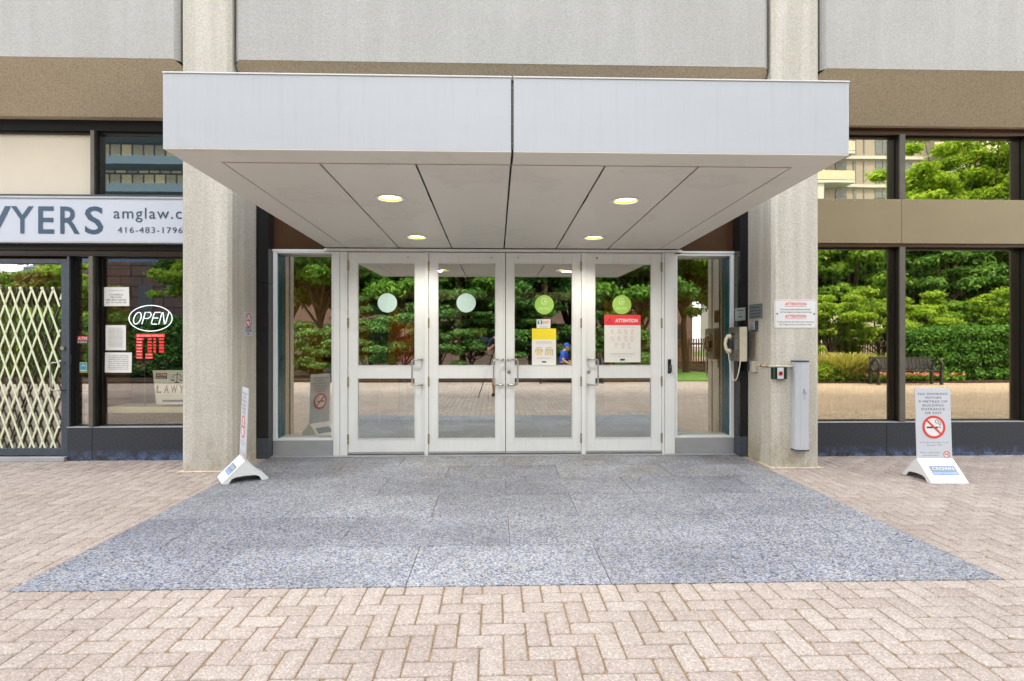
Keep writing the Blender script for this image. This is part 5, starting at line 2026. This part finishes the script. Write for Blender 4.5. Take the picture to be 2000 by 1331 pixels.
def hedge(name, label, x0, x1, y0, y1, h, mat, n, size, seed, group=None, cat='hedge', z0=.12):
    rng = np.random.default_rng(seed)
    cx, cy = (x0 + x1) / 2, (y0 + y1) / 2
    C, RD = [], []
    nx, ny, nz = max(2, int((x1 - x0) / .42)), max(2, int(abs(y1 - y0) / .45)), max(2, int(h / .42))
    for i in range(nx):
        for j in range(ny):
            for k in range(nz):
                u = ((i + .5) / nx, (j + .5) / ny, (k + .5) / nz)
                if 0 < i < nx - 1 and 0 < j < ny - 1 and k < nz - 1:
                    continue
                edge = 1 - .12 * (abs(u[0] - .5) * 2) ** 6
                C.append(((u[0] - .5) * (x1 - x0) + rng.normal() * .05, (u[1] - .5) * abs(y1 - y0) + rng.normal() * .05, z0 + u[2] * (h - z0) * edge + rng.normal() * .05))
                RD.append((.30, .30, .26))
    t_ = empty(name, (cx, cy, 0), label, cat, group)
    V, Fq = leaf_geo(rng, np.array(C), np.array(RD), n, size, up=.5)
    np_mesh('foliage', V, Fq, M[mat], t_)
    m = MB()
    for i in range(max(3, nx // 2)):
        x = (i + .5) / max(3, nx // 2) * (x1 - x0) - (x1 - x0) / 2
        m.tube([(x, 0, -.02), (x + .04, .03, h * .45), (x, 0, h * .8)], [.035, .028, .01], 6)
    m.build('stems', M['bark'], t_, local=True)
    return t_


def grass_clump(x, y, r, h, n, seed, label):
    rng = np.random.default_rng(seed)
    t_ = empty('ornamental_grass', (x, y, 0), label, 'grass clump')
    a = rng.random(n) * 2 * np.pi
    rr = r * .45 * rng.random(n) ** .5
    base = np.stack([rr * np.cos(a) * 1.4, rr * np.sin(a), np.zeros(n)], 1)
    out_ = np.stack([np.cos(a), np.sin(a), np.zeros(n)], 1) * (r * (.2 + .8 * rng.random(n)))[:, None]
    hh = (h * (.55 + .45 * rng.random(n)))[:, None] * np.array([0, 0, 1])
    w_ = np.stack([-np.sin(a), np.cos(a), np.zeros(n)], 1) * .009
    p1 = base + out_ * .35 + hh * .65
    p2 = base + out_ + hh
    V = np.stack([base - w_, base + w_, p1 + w_ * 1.2, p1 - w_ * 1.2, p1 - w_ * 1.2, p1 + w_ * 1.2, p2 + w_ * .8, p2 - w_ * .8], 1).reshape(-1, 3)
    np_mesh('blades', V, np.arange(n * 8).reshape(n * 2, 4), M['grassblade'], t_)
    return t_


def B(px, d):
    return back(px, d)


# lawn and beds
yB = -5.45
m = MB().box(6.2, 9.0, -60, yB - .02, -.012, .03).box(19.0, 60, -60, yB - .02, -.012, .03)
struct(m.build('lawn', M['lawn']))
m = MB().box(9.02, 18.98, -24, -4.72, -.012, .05)
struct(m.build('planting_bed', M['soil']))
m = MB().box(-60, 6.18, -60, yB, -.011, .05)
struct(m.build('planting_bed', M['soil']))
m = MB().box(-60, -20.5, -5.4, 20, -.015, -.003).box(22.5, 60, -5.4, 20, -.015, -.003)
struct(m.build('far_paving', M['farpave']))
# reddish band across the paving, met in the door reflections
# flowers along the front of the bed
rng = np.random.default_rng(11)
n = 900
fx = 9.3 + rng.random(n) * 6.2
fy = -4.85 - rng.random(n) * .75
C = np.stack([fx, fy, np.full(n, .12) + rng.random(n) * .10], 1)
V, Fq = leaf_geo(rng, C, np.full((n, 3), .08), 14000, .035)
o = np_mesh('bedding_plant_leaves', V, Fq, M['leaf_mid'])
o['kind'] = 'stuff'
tag(o, 'low green bedding plants along the edge of the planting bed', 'bedding plants')
fx = 9.3 + rng.random(170) * 6.2
fy = -4.80 - rng.random(170) * .7
C = np.stack([fx, fy, np.full(170, .24) + rng.random(170) * .06], 1)
V, Fq = leaf_geo(rng, C, np.full((170, 3), .035), 2100, .03, slim=.8)
o = np_mesh('flowers', V, Fq, M['flower'])
o['kind'] = 'stuff'
tag(o, 'red, pink and white flowers massed along the planting bed', 'flowers')

x, y = B(1648, 19.0)
grass_clump(x, y, .85, 1.0, 1500, 4, 'tall yellow-green ornamental grass beside the bench')
x, y = B(1606, 18.9)
hedge('low_shrub', 'low bright green shrub at the end of the flower bed beyond the ornamental grass', x - .5, x + .6, y - .5, y + .5, .55, 'leaf', 3000, .05, 5, cat='shrub')

# benches
def bench(x, y, rz, label, group):
    t_ = empty('park_bench', (x, y, 0), label, 'bench', group, rz)
    m = MB()
    for i in range(7):
        m.box(-.98, .98, -.02 - i * .062, .03 - i * .062 - .004, .435, .455)
    m.build('seat', M['bench'], t_, bevel=.004, local=True)
    m = MB()
    for i in range(16):
        x_ = -.94 + i * 1.88 / 15
        m.hexa([(x_ - .055, .05, .50), (x_ + .055, .05, .50), (x_ + .055, .065, .50), (x_ - .055, .065, .50), (x_ - .055, .13, .83), (x_ + .055, .13, .83), (x_ + .055, .145, .83), (x_ - .055, .145, .83)])
    m.box(-.98, .98, .045, .07, .475, .51).box(-.98, .98, .12, .155, .82, .86)
    m.build('backrest', M['bench'], t_, local=True)
    for s in (-1, 1):
        m = MB()
        m.box(s * 1.0 - .03, s * 1.0 + .03, -.38, -.30, 0, .44).box(s * 1.0 - .03, s * 1.0 + .03, .02, .10, 0, .50)
        f = F((s * 1.0, -.20, .60), (0, 1, 0), (0, 0, 1))
        m.ring(f, 0, 0, .16, .22, -.035, .035, 24)
        m.build('cast_leg', M['bench'], t_, bevel=.003, local=True)
    return t_


bx, by = B(1757, 18.0)
bench(bx, by, R(180), 'dark metal bench with ring arms in front of the flower bed', 'dark metal benches in the plaza')
bx2, by2 = 2.45, -5.0
bench(bx2, by2, R(180), 'dark metal bench where a person in a blue cap sits', 'dark metal benches in the plaza')

x0_, _ = B(1772, 19)
hedge('clipped_hedge', 'long clipped yew hedge behind the bench', 14.3, 18.9, -6.9, -5.2, 1.85, 'leaf_hedge', 46000, .055, 21)
# shrubs and small trees behind the bench
spec = [(1625, 21.5, 3.1, 1.35, 'leaf', 1), (1712, 21.5, 3.3, 1.45, 'leaf', 2), (1815, 22.2, 3.2, 1.2, 'leaf', 3), (1880, 23.0, 3.2, 1.2, 'leaf_mid', 4), (1940, 22.6, 3.5, 1.5, 'leaf', 5), (2010, 22.6, 3.2, 1.3, 'leaf_mid', 6)]
for px, d, h, rx, mt, sd in spec:
    x, y = B(px, d)
    tree('round_shrub', 'rounded leafy shrub behind the plaza bench, ' + ('nearest the ornamental grass', 'with its trunk behind the bench back', 'just behind the start of the clipped hedge', 'darker one behind the middle of the clipped hedge', 'broadest one behind the clipped hedge', 'at the far end of the clipped hedge')[sd - 1], x, y, h, rx, mt, 13000, .065, 30 + sd, stem=.22, trunk=.07, k=20, group='rounded shrubs behind the bench', cat='shrub', flat=.6)
spec = [(1590, 29, 8.2, 2.7, 'leaf_dark'), (1655, 27, 7.0, 2.5, 'leaf_mid'), (1735, 29, 8.4, 2.6, 'leaf_dark'), (1800, 28, 11.2, 2.6, 'leaf'), (1860, 29, 13.2, 3.0, 'leaf'), (1925, 28.5, 13.4, 3.0, 'leaf'), (1990, 29, 13.0, 3.0, 'leaf'), (1890, 26, 7.2, 2.3, 'leaf_dark'), (1965, 26, 7.4, 2.4, 'leaf_dark'), (1815, 26, 6.8, 2.2, 'leaf_dark'), (2060, 29, 11.5, 3.0, 'leaf_mid')]
desc = ['dark tree nearest the pillar', 'mid-green spreading tree above the ornamental grass', 'dark tree above the bench', 'bright tree left of the tall group', 'very tall bright tree', 'tallest bright tree of the group', 'tall bright tree toward the window edge', 'low dark tree under the tall bright ones', 'low dark tree behind the broad shrub', 'low dark tree behind the hedge start', 'far mid-green tree past the window edge']
for i, (px, d, h, rx, mt) in enumerate(spec):
    x, y = B(px, d)
    tree('plaza_tree', 'leafy garden tree across the plaza, ' + desc[i], x, y, h, rx, mt, 20000, .105, 60 + i, stem=.24, trunk=.15, k=30, group='trees across the plaza', r0=.30)

# belt behind the photographer, met in the doors
spec = [(560, 24, 7.5, 2.7, 'leaf_dark'), (618, 21.5, 8.0, 2.6, 'leaf_dark'), (690, 23, 7.8, 2.5, 'leaf_mid'), (765, 22, 6.6, 2.2, 'leaf_mid'), (840, 23, 6.6, 2.3, 'leaf_dark'), (905, 21.5, 6.4, 2.1, 'leaf_dark'), (975, 22.5, 6.6, 2.2, 'leaf_mid'), (1040, 21.5, 6.6, 2.2, 'leaf_dark'), (1115, 23, 6.6, 2.2, 'leaf_dark'), (1185, 23, 6.8, 2.4, 'leaf_mid'), (1260, 23, 7.6, 2.6, 'leaf_dark'), (1345, 24, 8.4, 2.8, 'leaf_mid'), (1440, 25, 8.4, 2.8, 'leaf_dark'), (1520, 26, 8.0, 2.6, 'leaf_mid')]
desc = ['darkest, far past the sidelight', 'with a forked trunk over the juniper', 'over the brick wall', 'pale one behind the first door', 'dark one behind the first door post', 'glossy dark one behind the second door', 'directly behind the photographer', 'dark glossy one behind the third door', 'dark one over the seated person', 'pale one behind the red poster', 'dark one beside the lawn', 'spreading one over the lawn fence', 'dark one past the lawn', 'last one before the bench']
for i, (px, d, h, rx, mt) in enumerate(spec):
    x, y = B(px, d)
    tree('garden_tree', 'garden tree behind the photographer, ' + desc[i], x, y, h, rx, mt, 19000, .10, 90 + i, stem=.26 if 0 < i < 11 else .3, trunk=.14, k=28, group='trees behind the photographer', r0=.32)
spec = [(600, 20.5, 1.9, 1.3, 'leaf_spruce'), (655, 20.2, 2.2, 1.3, 'leaf_spruce'), (720, 20.4, 3.2, 1.4, 'leaf_spruce'), (790, 20.2, 3.4, 1.4, 'leaf_spruce'), (860, 20.2, 3.0, 1.2, 'leaf_spruce'), (925, 20.2, 3.6, 1.3, 'leaf_dark'), (990, 20.4, 3.2, 1.2, 'leaf_dark'), (1050, 20.6, 3.4, 1.3, 'leaf_dark'), (1130, 21.4, 2.2, 1.2, 'leaf_spruce'), (1200, 21.2, 2.6, 1.2, 'leaf_hedge'), (1262, 21, 1.6, 1.1, 'leaf_spruce')]
desc = ['lowest one below the forked tree', 'beside the rainbow pennant reflection', 'behind the first door', 'tallest pale one', 'between the first two doors', 'glossy dark one', 'behind the photographer', 'dark one beside the bench', 'pale one behind the blue-capped person', 'dark yew one', 'small one beside the lawn']
for i, (px, d, h, rx, mt) in enumerate(spec):
    x, y = B(px, d)
    tree('garden_shrub', 'spreading garden shrub behind the photographer, ' + desc[i], x, y, h, rx, mt, 13000, .06, 130 + i, stem=.05, trunk=.05, k=22, group='shrubs behind the photographer', cat='shrub', flat=.45, r0=.36)

# left: what the law office glass shows
spec = [(-60, 26, 5.6, 2.4, 'leaf_olive'), (30, 23, 4.9, 2.2, 'leaf_olive'), (95, 25, 4.6, 1.9, 'leaf_mid'), (160, 24, 4.6, 1.5, 'leaf'), (212, 27, 4.0, .9, 'leaf_olive'), (385, 22, 5.2, 1.5, 'leaf'), (430, 24, 6.8, 2.2, 'leaf_dark')]
desc = ['past the shop door', 'sparse olive one behind the lattice gate', 'green one behind the lattice gate', 'bright one behind the narrow pane', 'thin autumn-tinted one', 'bright one at the pillar', 'dark one behind the pillar']
for i, (px, d, h, rx, mt) in enumerate(spec):
    x, y = B(px, d)
    tree('plaza_sapling', 'small plaza tree across from the law office, ' + desc[i], x, y, h, rx, mt, 7000 if i < 2 else 12000, .075, 160 + i, stem=.42, trunk=.08, k=22, group='small trees across from the law office', r0=.24 if i < 2 else .32)
x, y = B(240, 21)
hedge('evergreen_hedge', 'dark evergreen hedge across from the law office window', x - 3.2, x + 2.6, y - .9, y + .7, 2.3, 'leaf_hedge', 34000, .06, 22)
x, y = B(60, 21.5)
hedge('evergreen_hedge', 'bright green hedge across from the shop door', x - 3.4, x + 2.2, y - .8, y + .7, 2.6, 'leaf', 30000, .06, 23)

# low fence, brick building and towers beyond
x0_, y0_ = B(1300, 25)
t_ = empty('picket_fence', (8.5, -13.0, 0), 'long brown picket fence at the back of the lawn', 'fence')
m = MB()
for i in range(150):
    xx = 3.2 + i * .12
    m.box(xx, xx + .07, -13.02, -13.0, .1, 1.5)
m.build('pickets', plain('weathered_brown_picket', S(150, 112, 80), rough=.8, var=.2), t_)
MB().box(3.2, 21.2, -13.06, -13.025, .3, .38).box(3.2, 21.2, -13.06, -13.025, 1.2, 1.28).build('rail', M['bark'], t_)
br = blocks('pinkish_brick', S(104, 74, 66), S(120, 86, 76), S(108, 98, 92), .22, .075, .008)
winm = plain('dark_window_glass', S(40, 50, 58), rough=.08, var=.1)


def block_building(name, label, x0, x1, y0, y1, h, wall, floors, nwin, fh=3.2, z0=1.0, slab=None, wm=None):
    t_ = empty(name, ((x0 + x1) / 2, (y0 + y1) / 2, 0), label, 'building')
    MB().box(x0, x1, y0, y1, 0, h).build('wall', wall, t_)
    MB().box(x0 - .3, x1 + .3, y0 - .3, y1 + .3, h, h + .5).build('roof', M['panel'], t_)
    dx_ = (x1 - x0) / nwin
    for k in range(floors):
        for i in range(nwin):
            a = x0 + dx_ * (i + .2)
            MB().box(a, a + dx_ * .6, y1 + .01, y1 + .06, z0 + k * fh, z0 + k * fh + 1.6).build('window', wm or winm, t_)
    return t_


block_building('brick_building', 'pinkish brick building beyond the garden trees', -16, 14, -36, -26, 9.0, br, 2, 9)

# office tower with teal bands
x, y = B(285, 72)
t_ = empty('banded_office_tower', (x, y, 0), 'office tower with dark teal bands and pale yellow window strips', 'building')
teal = plain('teal_metal_band', S(74, 98, 108), rough=.35, var=.1)
yel = blocks('pale_yellow_window_strip', S(150, 144, 112), S(104, 108, 96), S(50, 60, 60), 1.4, 1.9, .12)
MB().box(x - 14, x + 16, y - 14, y, 0, 44).build('window_strips', yel, t_)
for k in range(12):
    z = 2.2 + k * 3.5
    m = MB()
    m.hexa([(x - 14.2, y, z), (x + 16.2, y, z), (x + 16.2, y + 1.2, z + .5), (x - 14.2, y + 1.2, z + .5), (x - 14.2, y, z + 1.9), (x + 16.2, y, z + 1.9), (x + 16.2, y + 1.2, z + 1.5), (x - 14.2, y + 1.2, z + 1.5)])
    m.build('teal_band', teal, t_)
# brown stone-clad low block in front
x, y = B(262, 40)
stone = blocks('brown_stone_cladding', S(78, 66, 64), S(90, 76, 72), S(30, 28, 32), 1.5, .75, .04)
t_ = empty('stone_clad_building', (x, y, 0), 'low brown stone-clad building with a glazed roof edge', 'building')
MB().box(x - 4.2, x + 4, y - 9, y, 0, 7.0).build('wall', stone, t_)
MB().box(x - 4.1, x + 3.9, y - 8.9, y - .1, 7.0, 7.7).build('roof_glazing', plain('blue_roof_glazing', S(60, 90, 130), rough=.15), t_)
MB().box(x + .4, x + 1.4, y + .01, y + .06, 0, 5.4).build('window', winm, t_)
# apartment tower with balconies
x, y = B(1668, 60)
t_ = empty('apartment_tower', (x, y, 0), 'tall beige apartment tower with white concrete balconies', 'building')
beige = plain('beige_infill_panel', S(152, 148, 144), rough=.7, var=.06)
whitec = plain('white_concrete', S(186, 190, 196), rough=.7, var=.04)
MB().box(x - 12, x + 14, y - 12, y, 0, 52).build('wall', beige, t_)
gw_ = plain('grey_window_strip', S(110, 118, 128), rough=.1, var=.2)
for k in range(17):
    z = k * 3.0
    MB().box(x - 12.1, x + 14.1, y, y + .35, z + 2.7, z + 3.0).build('floor_slab', whitec, t_)
    for (a, b) in ((-2.1, -.9), (-.2, .1), (.9, 1.0), (2.2, 2.9), (2.98, 3.8), (4.6, 4.7), (5.2, 6.2)):
        MB().box(x + a, x + b, y + .01, y + .08, z + .3, z + 2.5).build('window', gw_, t_)
    for (a, b, dpt) in ((-11.5, -1.2, 1.9), (7.2, 13.6, 1.9)):
        bb = MB().box(x + a, x + b, y + .36, y + dpt, z + 2.72, z + 2.98)
        bb = bb.build('balcony', whitec, t_)
        MB().box(x + a, x + b, y + dpt - .08, y + dpt - .02, z + 3.05, z + 4.0).build('railing', gw_ if False else plain('pale_glass_railing', S(190, 186, 170), rough=.3) if k == 0 and a < 0 else bpy.data.materials['pale_glass_railing'], bb)
for a in (-5.0, 10.0):
    MB().box(x + a, x + a + .7, y + .36, y + 1.7, 0, 52).build('fin_wall', whitec, t_)

# ------------------------------------------------------------------ people


def skinned(name, nodes, edges, mat, parent, sub=2, root=0):
    """nodes: list of (x,y,z,r)"""
    me = bpy.data.meshes.new(name)
    me.from_pydata([n_[:3] for n_ in nodes], edges, [])
    me.materials.append(mat)
    o = bpy.data.objects.new(name, me)
    COL.objects.link(o)
    o.parent = parent
    sk = o.modifiers.new('skin', 'SKIN')
    sk.use_smooth_shade = True
    if not me.skin_vertices:
        lay = None
        bm = bmesh.new()
        bm.from_mesh(me)
        bm.verts.layers.skin.verify()
        bm.to_mesh(me)
        bm.free()
    for i, n_ in enumerate(nodes):
        r = n_[3]
        r = r if isinstance(r, tuple) else (r, r)
        me.skin_vertices[0].data[i].radius = r
        me.skin_vertices[0].data[i].use_root = (i == root)
    s = o.modifiers.new('smooth', 'SUBSURF')
    s.levels = sub
    s.render_levels = sub
    return o


skin_m = plain('skin_tone', S(196, 146, 116), rough=.5, var=.05)
navy_m = plain('navy_cotton', S(30, 38, 66), rough=.85, var=.1)
blue_m = plain('bright_blue_cotton', S(36, 84, 190), rough=.85, var=.1)
short_m = plain('light_grey_cotton', S(168, 176, 186), rough=.85, var=.08)
hair_m = plain('dark_hair', S(40, 30, 24), rough=.7, var=.2)
shoe_m = plain('black_shoe', S(28, 28, 30), rough=.6, var=.1)


def chain_line(pts, off=0):
    return [(off + i, off + i + 1) for i in range(len(pts) - 1)]


def hand(parent, wrist, direction, curl, mat, sx):
    """palm with four curled fingers and a thumb; direction: unit vector towards the fingertips, curl: towards the palm side"""
    d, c = Vector(direction).normalized(), Vector(curl).normalized()
    s = d.cross(c).normalized() * sx
    w_ = Vector(wrist)
    nodes = [(*w_, .026), (*(w_ + d * .045), (.020)), (*(w_ + d * .085), (.018))]
    edges = [(0, 1), (1, 2)]
    k = 3
    for i, (o_, L) in enumerate(((-.030, .062), (-.010, .072), (.010, .068), (.030, .054))):
        b = w_ + d * .085 + s * o_
        p1 = b + d * L * .45 + c * .010
        p2 = p1 + d * L * .25 + c * L * .30
        p3 = p2 + c * L * .32 - d * L * .05
        nodes += [(*b, .0105), (*p1, .0095), (*p2, .009), (*p3, .0075)]
        edges += [(2, k), (k, k + 1), (k + 1, k + 2), (k + 2, k + 3)]
        k += 4
    b = w_ + d * .03 - s * .024
    p1 = b + d * .03 - s * .022 + c * .012
    p2 = p1 + d * .028 + c * .018
    nodes += [(*b, .013), (*p1, .011), (*p2, .009)]
    edges += [(1, k), (k, k + 1), (k + 1, k + 2)]
    return nodes, edges


def merge(a_nodes, a_edges, b_nodes, b_edges, link):
    off = len(a_nodes)
    a_nodes += b_nodes
    a_edges += [(i + off, j + off) for i, j in b_edges]
    a_edges.append((link, off))


def head_nodes(c, f, s=1.0):
    """chin-to-crown chain and nose, looking along f"""
    c, f = Vector(c), Vector(f).normalized()
    u = Vector((0, 0, 1))
    return [(*(c - u * .105 * s), .055), (*(c - u * .055 * s + f * .012), .072), (*(c + u * .01 * s), .088), (*(c + u * .06 * s - f * .01), .078)]


def face(parent, c, f, hair_mat, cap=None):
    c, f = Vector(c), Vector(f).normalized()
    r_ = Vector((0, 0, 1)).cross(f).normalized()
    m = MB()
    for s in (-1, 1):
        m.ball(tuple(c + f * .083 + r_ * s * .031 + Vector((0, 0, .008))), .011)
    m.build('eyes', M['ink'], parent, local=True, smooth=True)
    m = MB()
    m.tube([tuple(c + f * .086 + Vector((0, 0, .004))), tuple(c + f * .108 + Vector((0, 0, -.028))), tuple(c + f * .09 + Vector((0, 0, -.036)))], [.008, .014, .008], 8)
    for s in (-1, 1):
        m.ball(tuple(c + r_ * s * .088 - f * .005 + Vector((0, 0, -.01))), .016, .028)
    m.build('nose_and_ears', skin_m, parent, local=True, smooth=True)
    m = MB()
    m.tube([tuple(c + f * .082 - r_ * .022 + Vector((0, 0, -.058))), tuple(c + f * .088 + Vector((0, 0, -.06))), tuple(c + f * .082 + r_ * .022 + Vector((0, 0, -.058)))], .005, 6)
    m.build('mouth', M['pink'], parent, local=True)
    m = MB().ball(tuple(c - f * .014 + Vector((0, 0, .040))), .101, .088, 16, 10)
    m.build('cap' if cap else 'hair', cap or hair_mat, parent, local=True, smooth=True)
    if cap:
        m = MB()
        a = c + Vector((0, 0, .045))
        m.add([tuple(a + f * .07 - r_ * .08), tuple(a + f * .17 - r_ * .05), tuple(a + f * .17 + r_ * .05), tuple(a + f * .07 + r_ * .08), tuple(a + f * .07 - r_ * .08 - Vector((0, 0, .01))), tuple(a + f * .17 - r_ * .05 - Vector((0, 0, .02))), tuple(a + f * .17 + r_ * .05 - Vector((0, 0, .02))), tuple(a + f * .07 + r_ * .08 - Vector((0, 0, .01)))], [(0, 1, 2, 3), (7, 6, 5, 4), (0, 4, 5, 1), (1, 5, 6, 2), (2, 6, 7, 3), (3, 7, 4, 0)])
        m.build('cap_peak', cap, parent, local=True)


# the photographer, standing behind the tripod
ph = empty('person', (0.10, -0.48, 0), 'standing photographer in navy shirt and light grey shorts, hands at the camera', 'person')
N_ = [(0, 0, .93, (.15, .11)), (0, 0, 1.12, (.135, .10)), (0, 0, 1.32, (.165, .11)), (0, .0, 1.44, (.11, .08)), (0, .01, 1.52, .055)]
E_ = [(0, 1), (1, 2), (2, 3), (3, 4)]
k = 5
N_ += head_nodes((0, .05, 1.64), (0, 1, -.1))
E_ += [(4, 5), (5, 6), (6, 7), (7, 8)]
k = 9
for s in (-1, 1):
    wr_ = (s * .09, .34, 1.32)
    N_ += [(s * .19, 0, 1.40, .062), (s * .27, .02, 1.13, .046), (s * .18, .20, 1.22, .038), (*wr_, .028)]
    E_ += [(3, k), (k, k + 1), (k + 1, k + 2), (k + 2, k + 3)]
    hn, he = hand(ph, wr_, (-s * .5, .6, .2), (-s, 0, -.2), skin_m, s)
    merge(N_, E_, hn, he, k + 3)
    k = len(N_)
    N_ += [(s * .10, 0, .86, .095), (s * .13, .02, .50, .062), (s * .14, -.01, .30, .058), (s * .14, -.02, .10, .040), (s * .15, .03, .045, .042), (s * .16, .16, .035, .034)]
    E_ += [(0, k), (k, k + 1), (k + 1, k + 2), (k + 2, k + 3), (k + 3, k + 4), (k + 4, k + 5)]
    k = len(N_)
skinned('body', N_, E_, skin_m, ph)
Sn = [(0, 0, .95, (.165, .125)), (0, 0, 1.12, (.152, .118)), (0, 0, 1.32, (.180, .125)), (0, 0, 1.43, (.12, .09)), (0, .005, 1.47, .07)]
Se = [(0, 1), (1, 2), (2, 3), (3, 4)]
for s in (-1, 1):
    q = len(Sn)
    Sn += [(s * .19, 0, 1.40, .078), (s * .255, .015, 1.18, .064)]
    Se += [(3, q), (q, q + 1)]
skinned('shirt', Sn, Se, navy_m, ph)
Sn = [(0, 0, .94, (.168, .128))]
Se = []
for s in (-1, 1):
    q = len(Sn)
    Sn += [(s * .10, 0, .84, .115), (s * .125, .015, .56, .088)]
    Se += [(0, q), (q, q + 1)]
skinned('shorts', Sn, Se, short_m, ph)
for s in (-1, 1):
    skinned('shoe', [(s * .14, -.05, .06, (.046, .05)), (s * .15, .03, .05, (.05, .045)), (s * .16, .17, .035, (.046, .032))], [(0, 1), (1, 2)], shoe_m, ph)
face(ph, (0, .05, 1.64), (0, 1, -.1), hair_m)

tp = empty('camera_tripod', (0, -.16, 0), 'black camera on a three-legged tripod in front of the photographer', 'tripod')
tp_pts = [((0, -.16, 1.24), (-.42, -.02, .005)), ((0, -.16, 1.24), (.42, -.02, .005)), ((0, -.16, 1.24), (0, -.62, .005))]
for a, b in tp_pts:
    a, b = Vector(a), Vector(b)
    MB().tube([tuple(a), tuple(a.lerp(b, .5)), tuple(a.lerp(b, .501)), tuple(b)], [.016, .015, .011, .010], 10).build('leg', M['dark'], tp)
MB().cyl((0, -.16, 1.20), (0, -.16, 1.285), .018).build('centre_column', M['dark'], tp)
MB().box(-.07, .07, -.20, -.13, 1.29, 1.39).build('camera_body', M['dark'], tp, bevel=.008)
MB().cyl((0, -.128, 1.345), (0, -.06, 1.345), .036, seg=24).build('lens', M['ink'], tp)

# person in a blue cap on the plaza bench
sp2 = empty('person', (bx2 - .25, by2, 0), 'seated person in bright blue shirt and blue cap on the dark metal bench', 'person', None, R(-65))
N_ = [(0, -.02, .53, (.15, .12)), (0, .0, .72, (.13, .10)), (0, .04, .92, (.16, .10)), (0, .06, 1.02, (.10, .08)), (0, .09, 1.08, .052)]
E_ = [(0, 1), (1, 2), (2, 3), (3, 4)]
N_ += head_nodes((0, .15, 1.19), (0.3, 1, -.25))
E_ += [(4, 5), (5, 6), (6, 7), (7, 8)]
k = 9
for s in (-1, 1):
    wr_ = (s * .12, .36, .60)
    N_ += [(s * .18, .05, .98, .058), (s * .24, .10, .74, .044), (s * .18, .25, .65, .036), (*wr_, .027)]
    E_ += [(3, k), (k, k + 1), (k + 1, k + 2), (k + 2, k + 3)]
    hn, he = hand(sp2, wr_, (-s * .2, .9, -.1), (0, 0, -1), skin_m, s)
    merge(N_, E_, hn, he, k + 3)
    k = len(N_)
    N_ += [(s * .10, .08, .52, .085), (s * .13, .44, .51, .062), (s * .14, .47, .28, .052), (s * .14, .46, .09, .038), (s * .15, .50, .045, .040), (s * .16, .62, .035, .032)]
    E_ += [(0, k), (k, k + 1), (k + 1, k + 2), (k + 2, k + 3), (k + 3, k + 4), (k + 4, k + 5)]
    k = len(N_)
skinned('body', N_, E_, skin_m, sp2)
Sn = [(0, -.02, .55, (.165, .135)), (0, .0, .72, (.148, .118)), (0, .04, .92, (.175, .118)), (0, .06, 1.01, (.115, .09)), (0, .075, 1.04, .065)]
Se = [(0, 1), (1, 2), (2, 3), (3, 4)]
for s in (-1, 1):
    q = len(Sn)
    Sn += [(s * .18, .05, .98, .074), (s * .23, .09, .80, .060)]
    Se += [(3, q), (q, q + 1)]
skinned('shirt', Sn, Se, blue_m, sp2)
Sn = [(0, -.01, .53, (.165, .13))]
Se = []
for s in (-1, 1):
    q = len(Sn)
    Sn += [(s * .10, .10, .525, .10), (s * .13, .44, .515, .078), (s * .14, .475, .28, .068), (s * .14, .465, .12, .055)]
    Se += [(0, q), (q, q + 1), (q + 1, q + 2), (q + 2, q + 3)]
skinned('trousers', Sn, Se, navy_m, sp2)
for s in (-1, 1):
    skinned('shoe', [(s * .14, .44, .06, (.046, .05)), (s * .15, .50, .05, (.05, .045)), (s * .16, .63, .035, (.046, .032))], [(0, 1), (1, 2)], shoe_m, sp2)
face(sp2, (0, .15, 1.19), (0.3, 1, -.25), hair_m, blue_m)
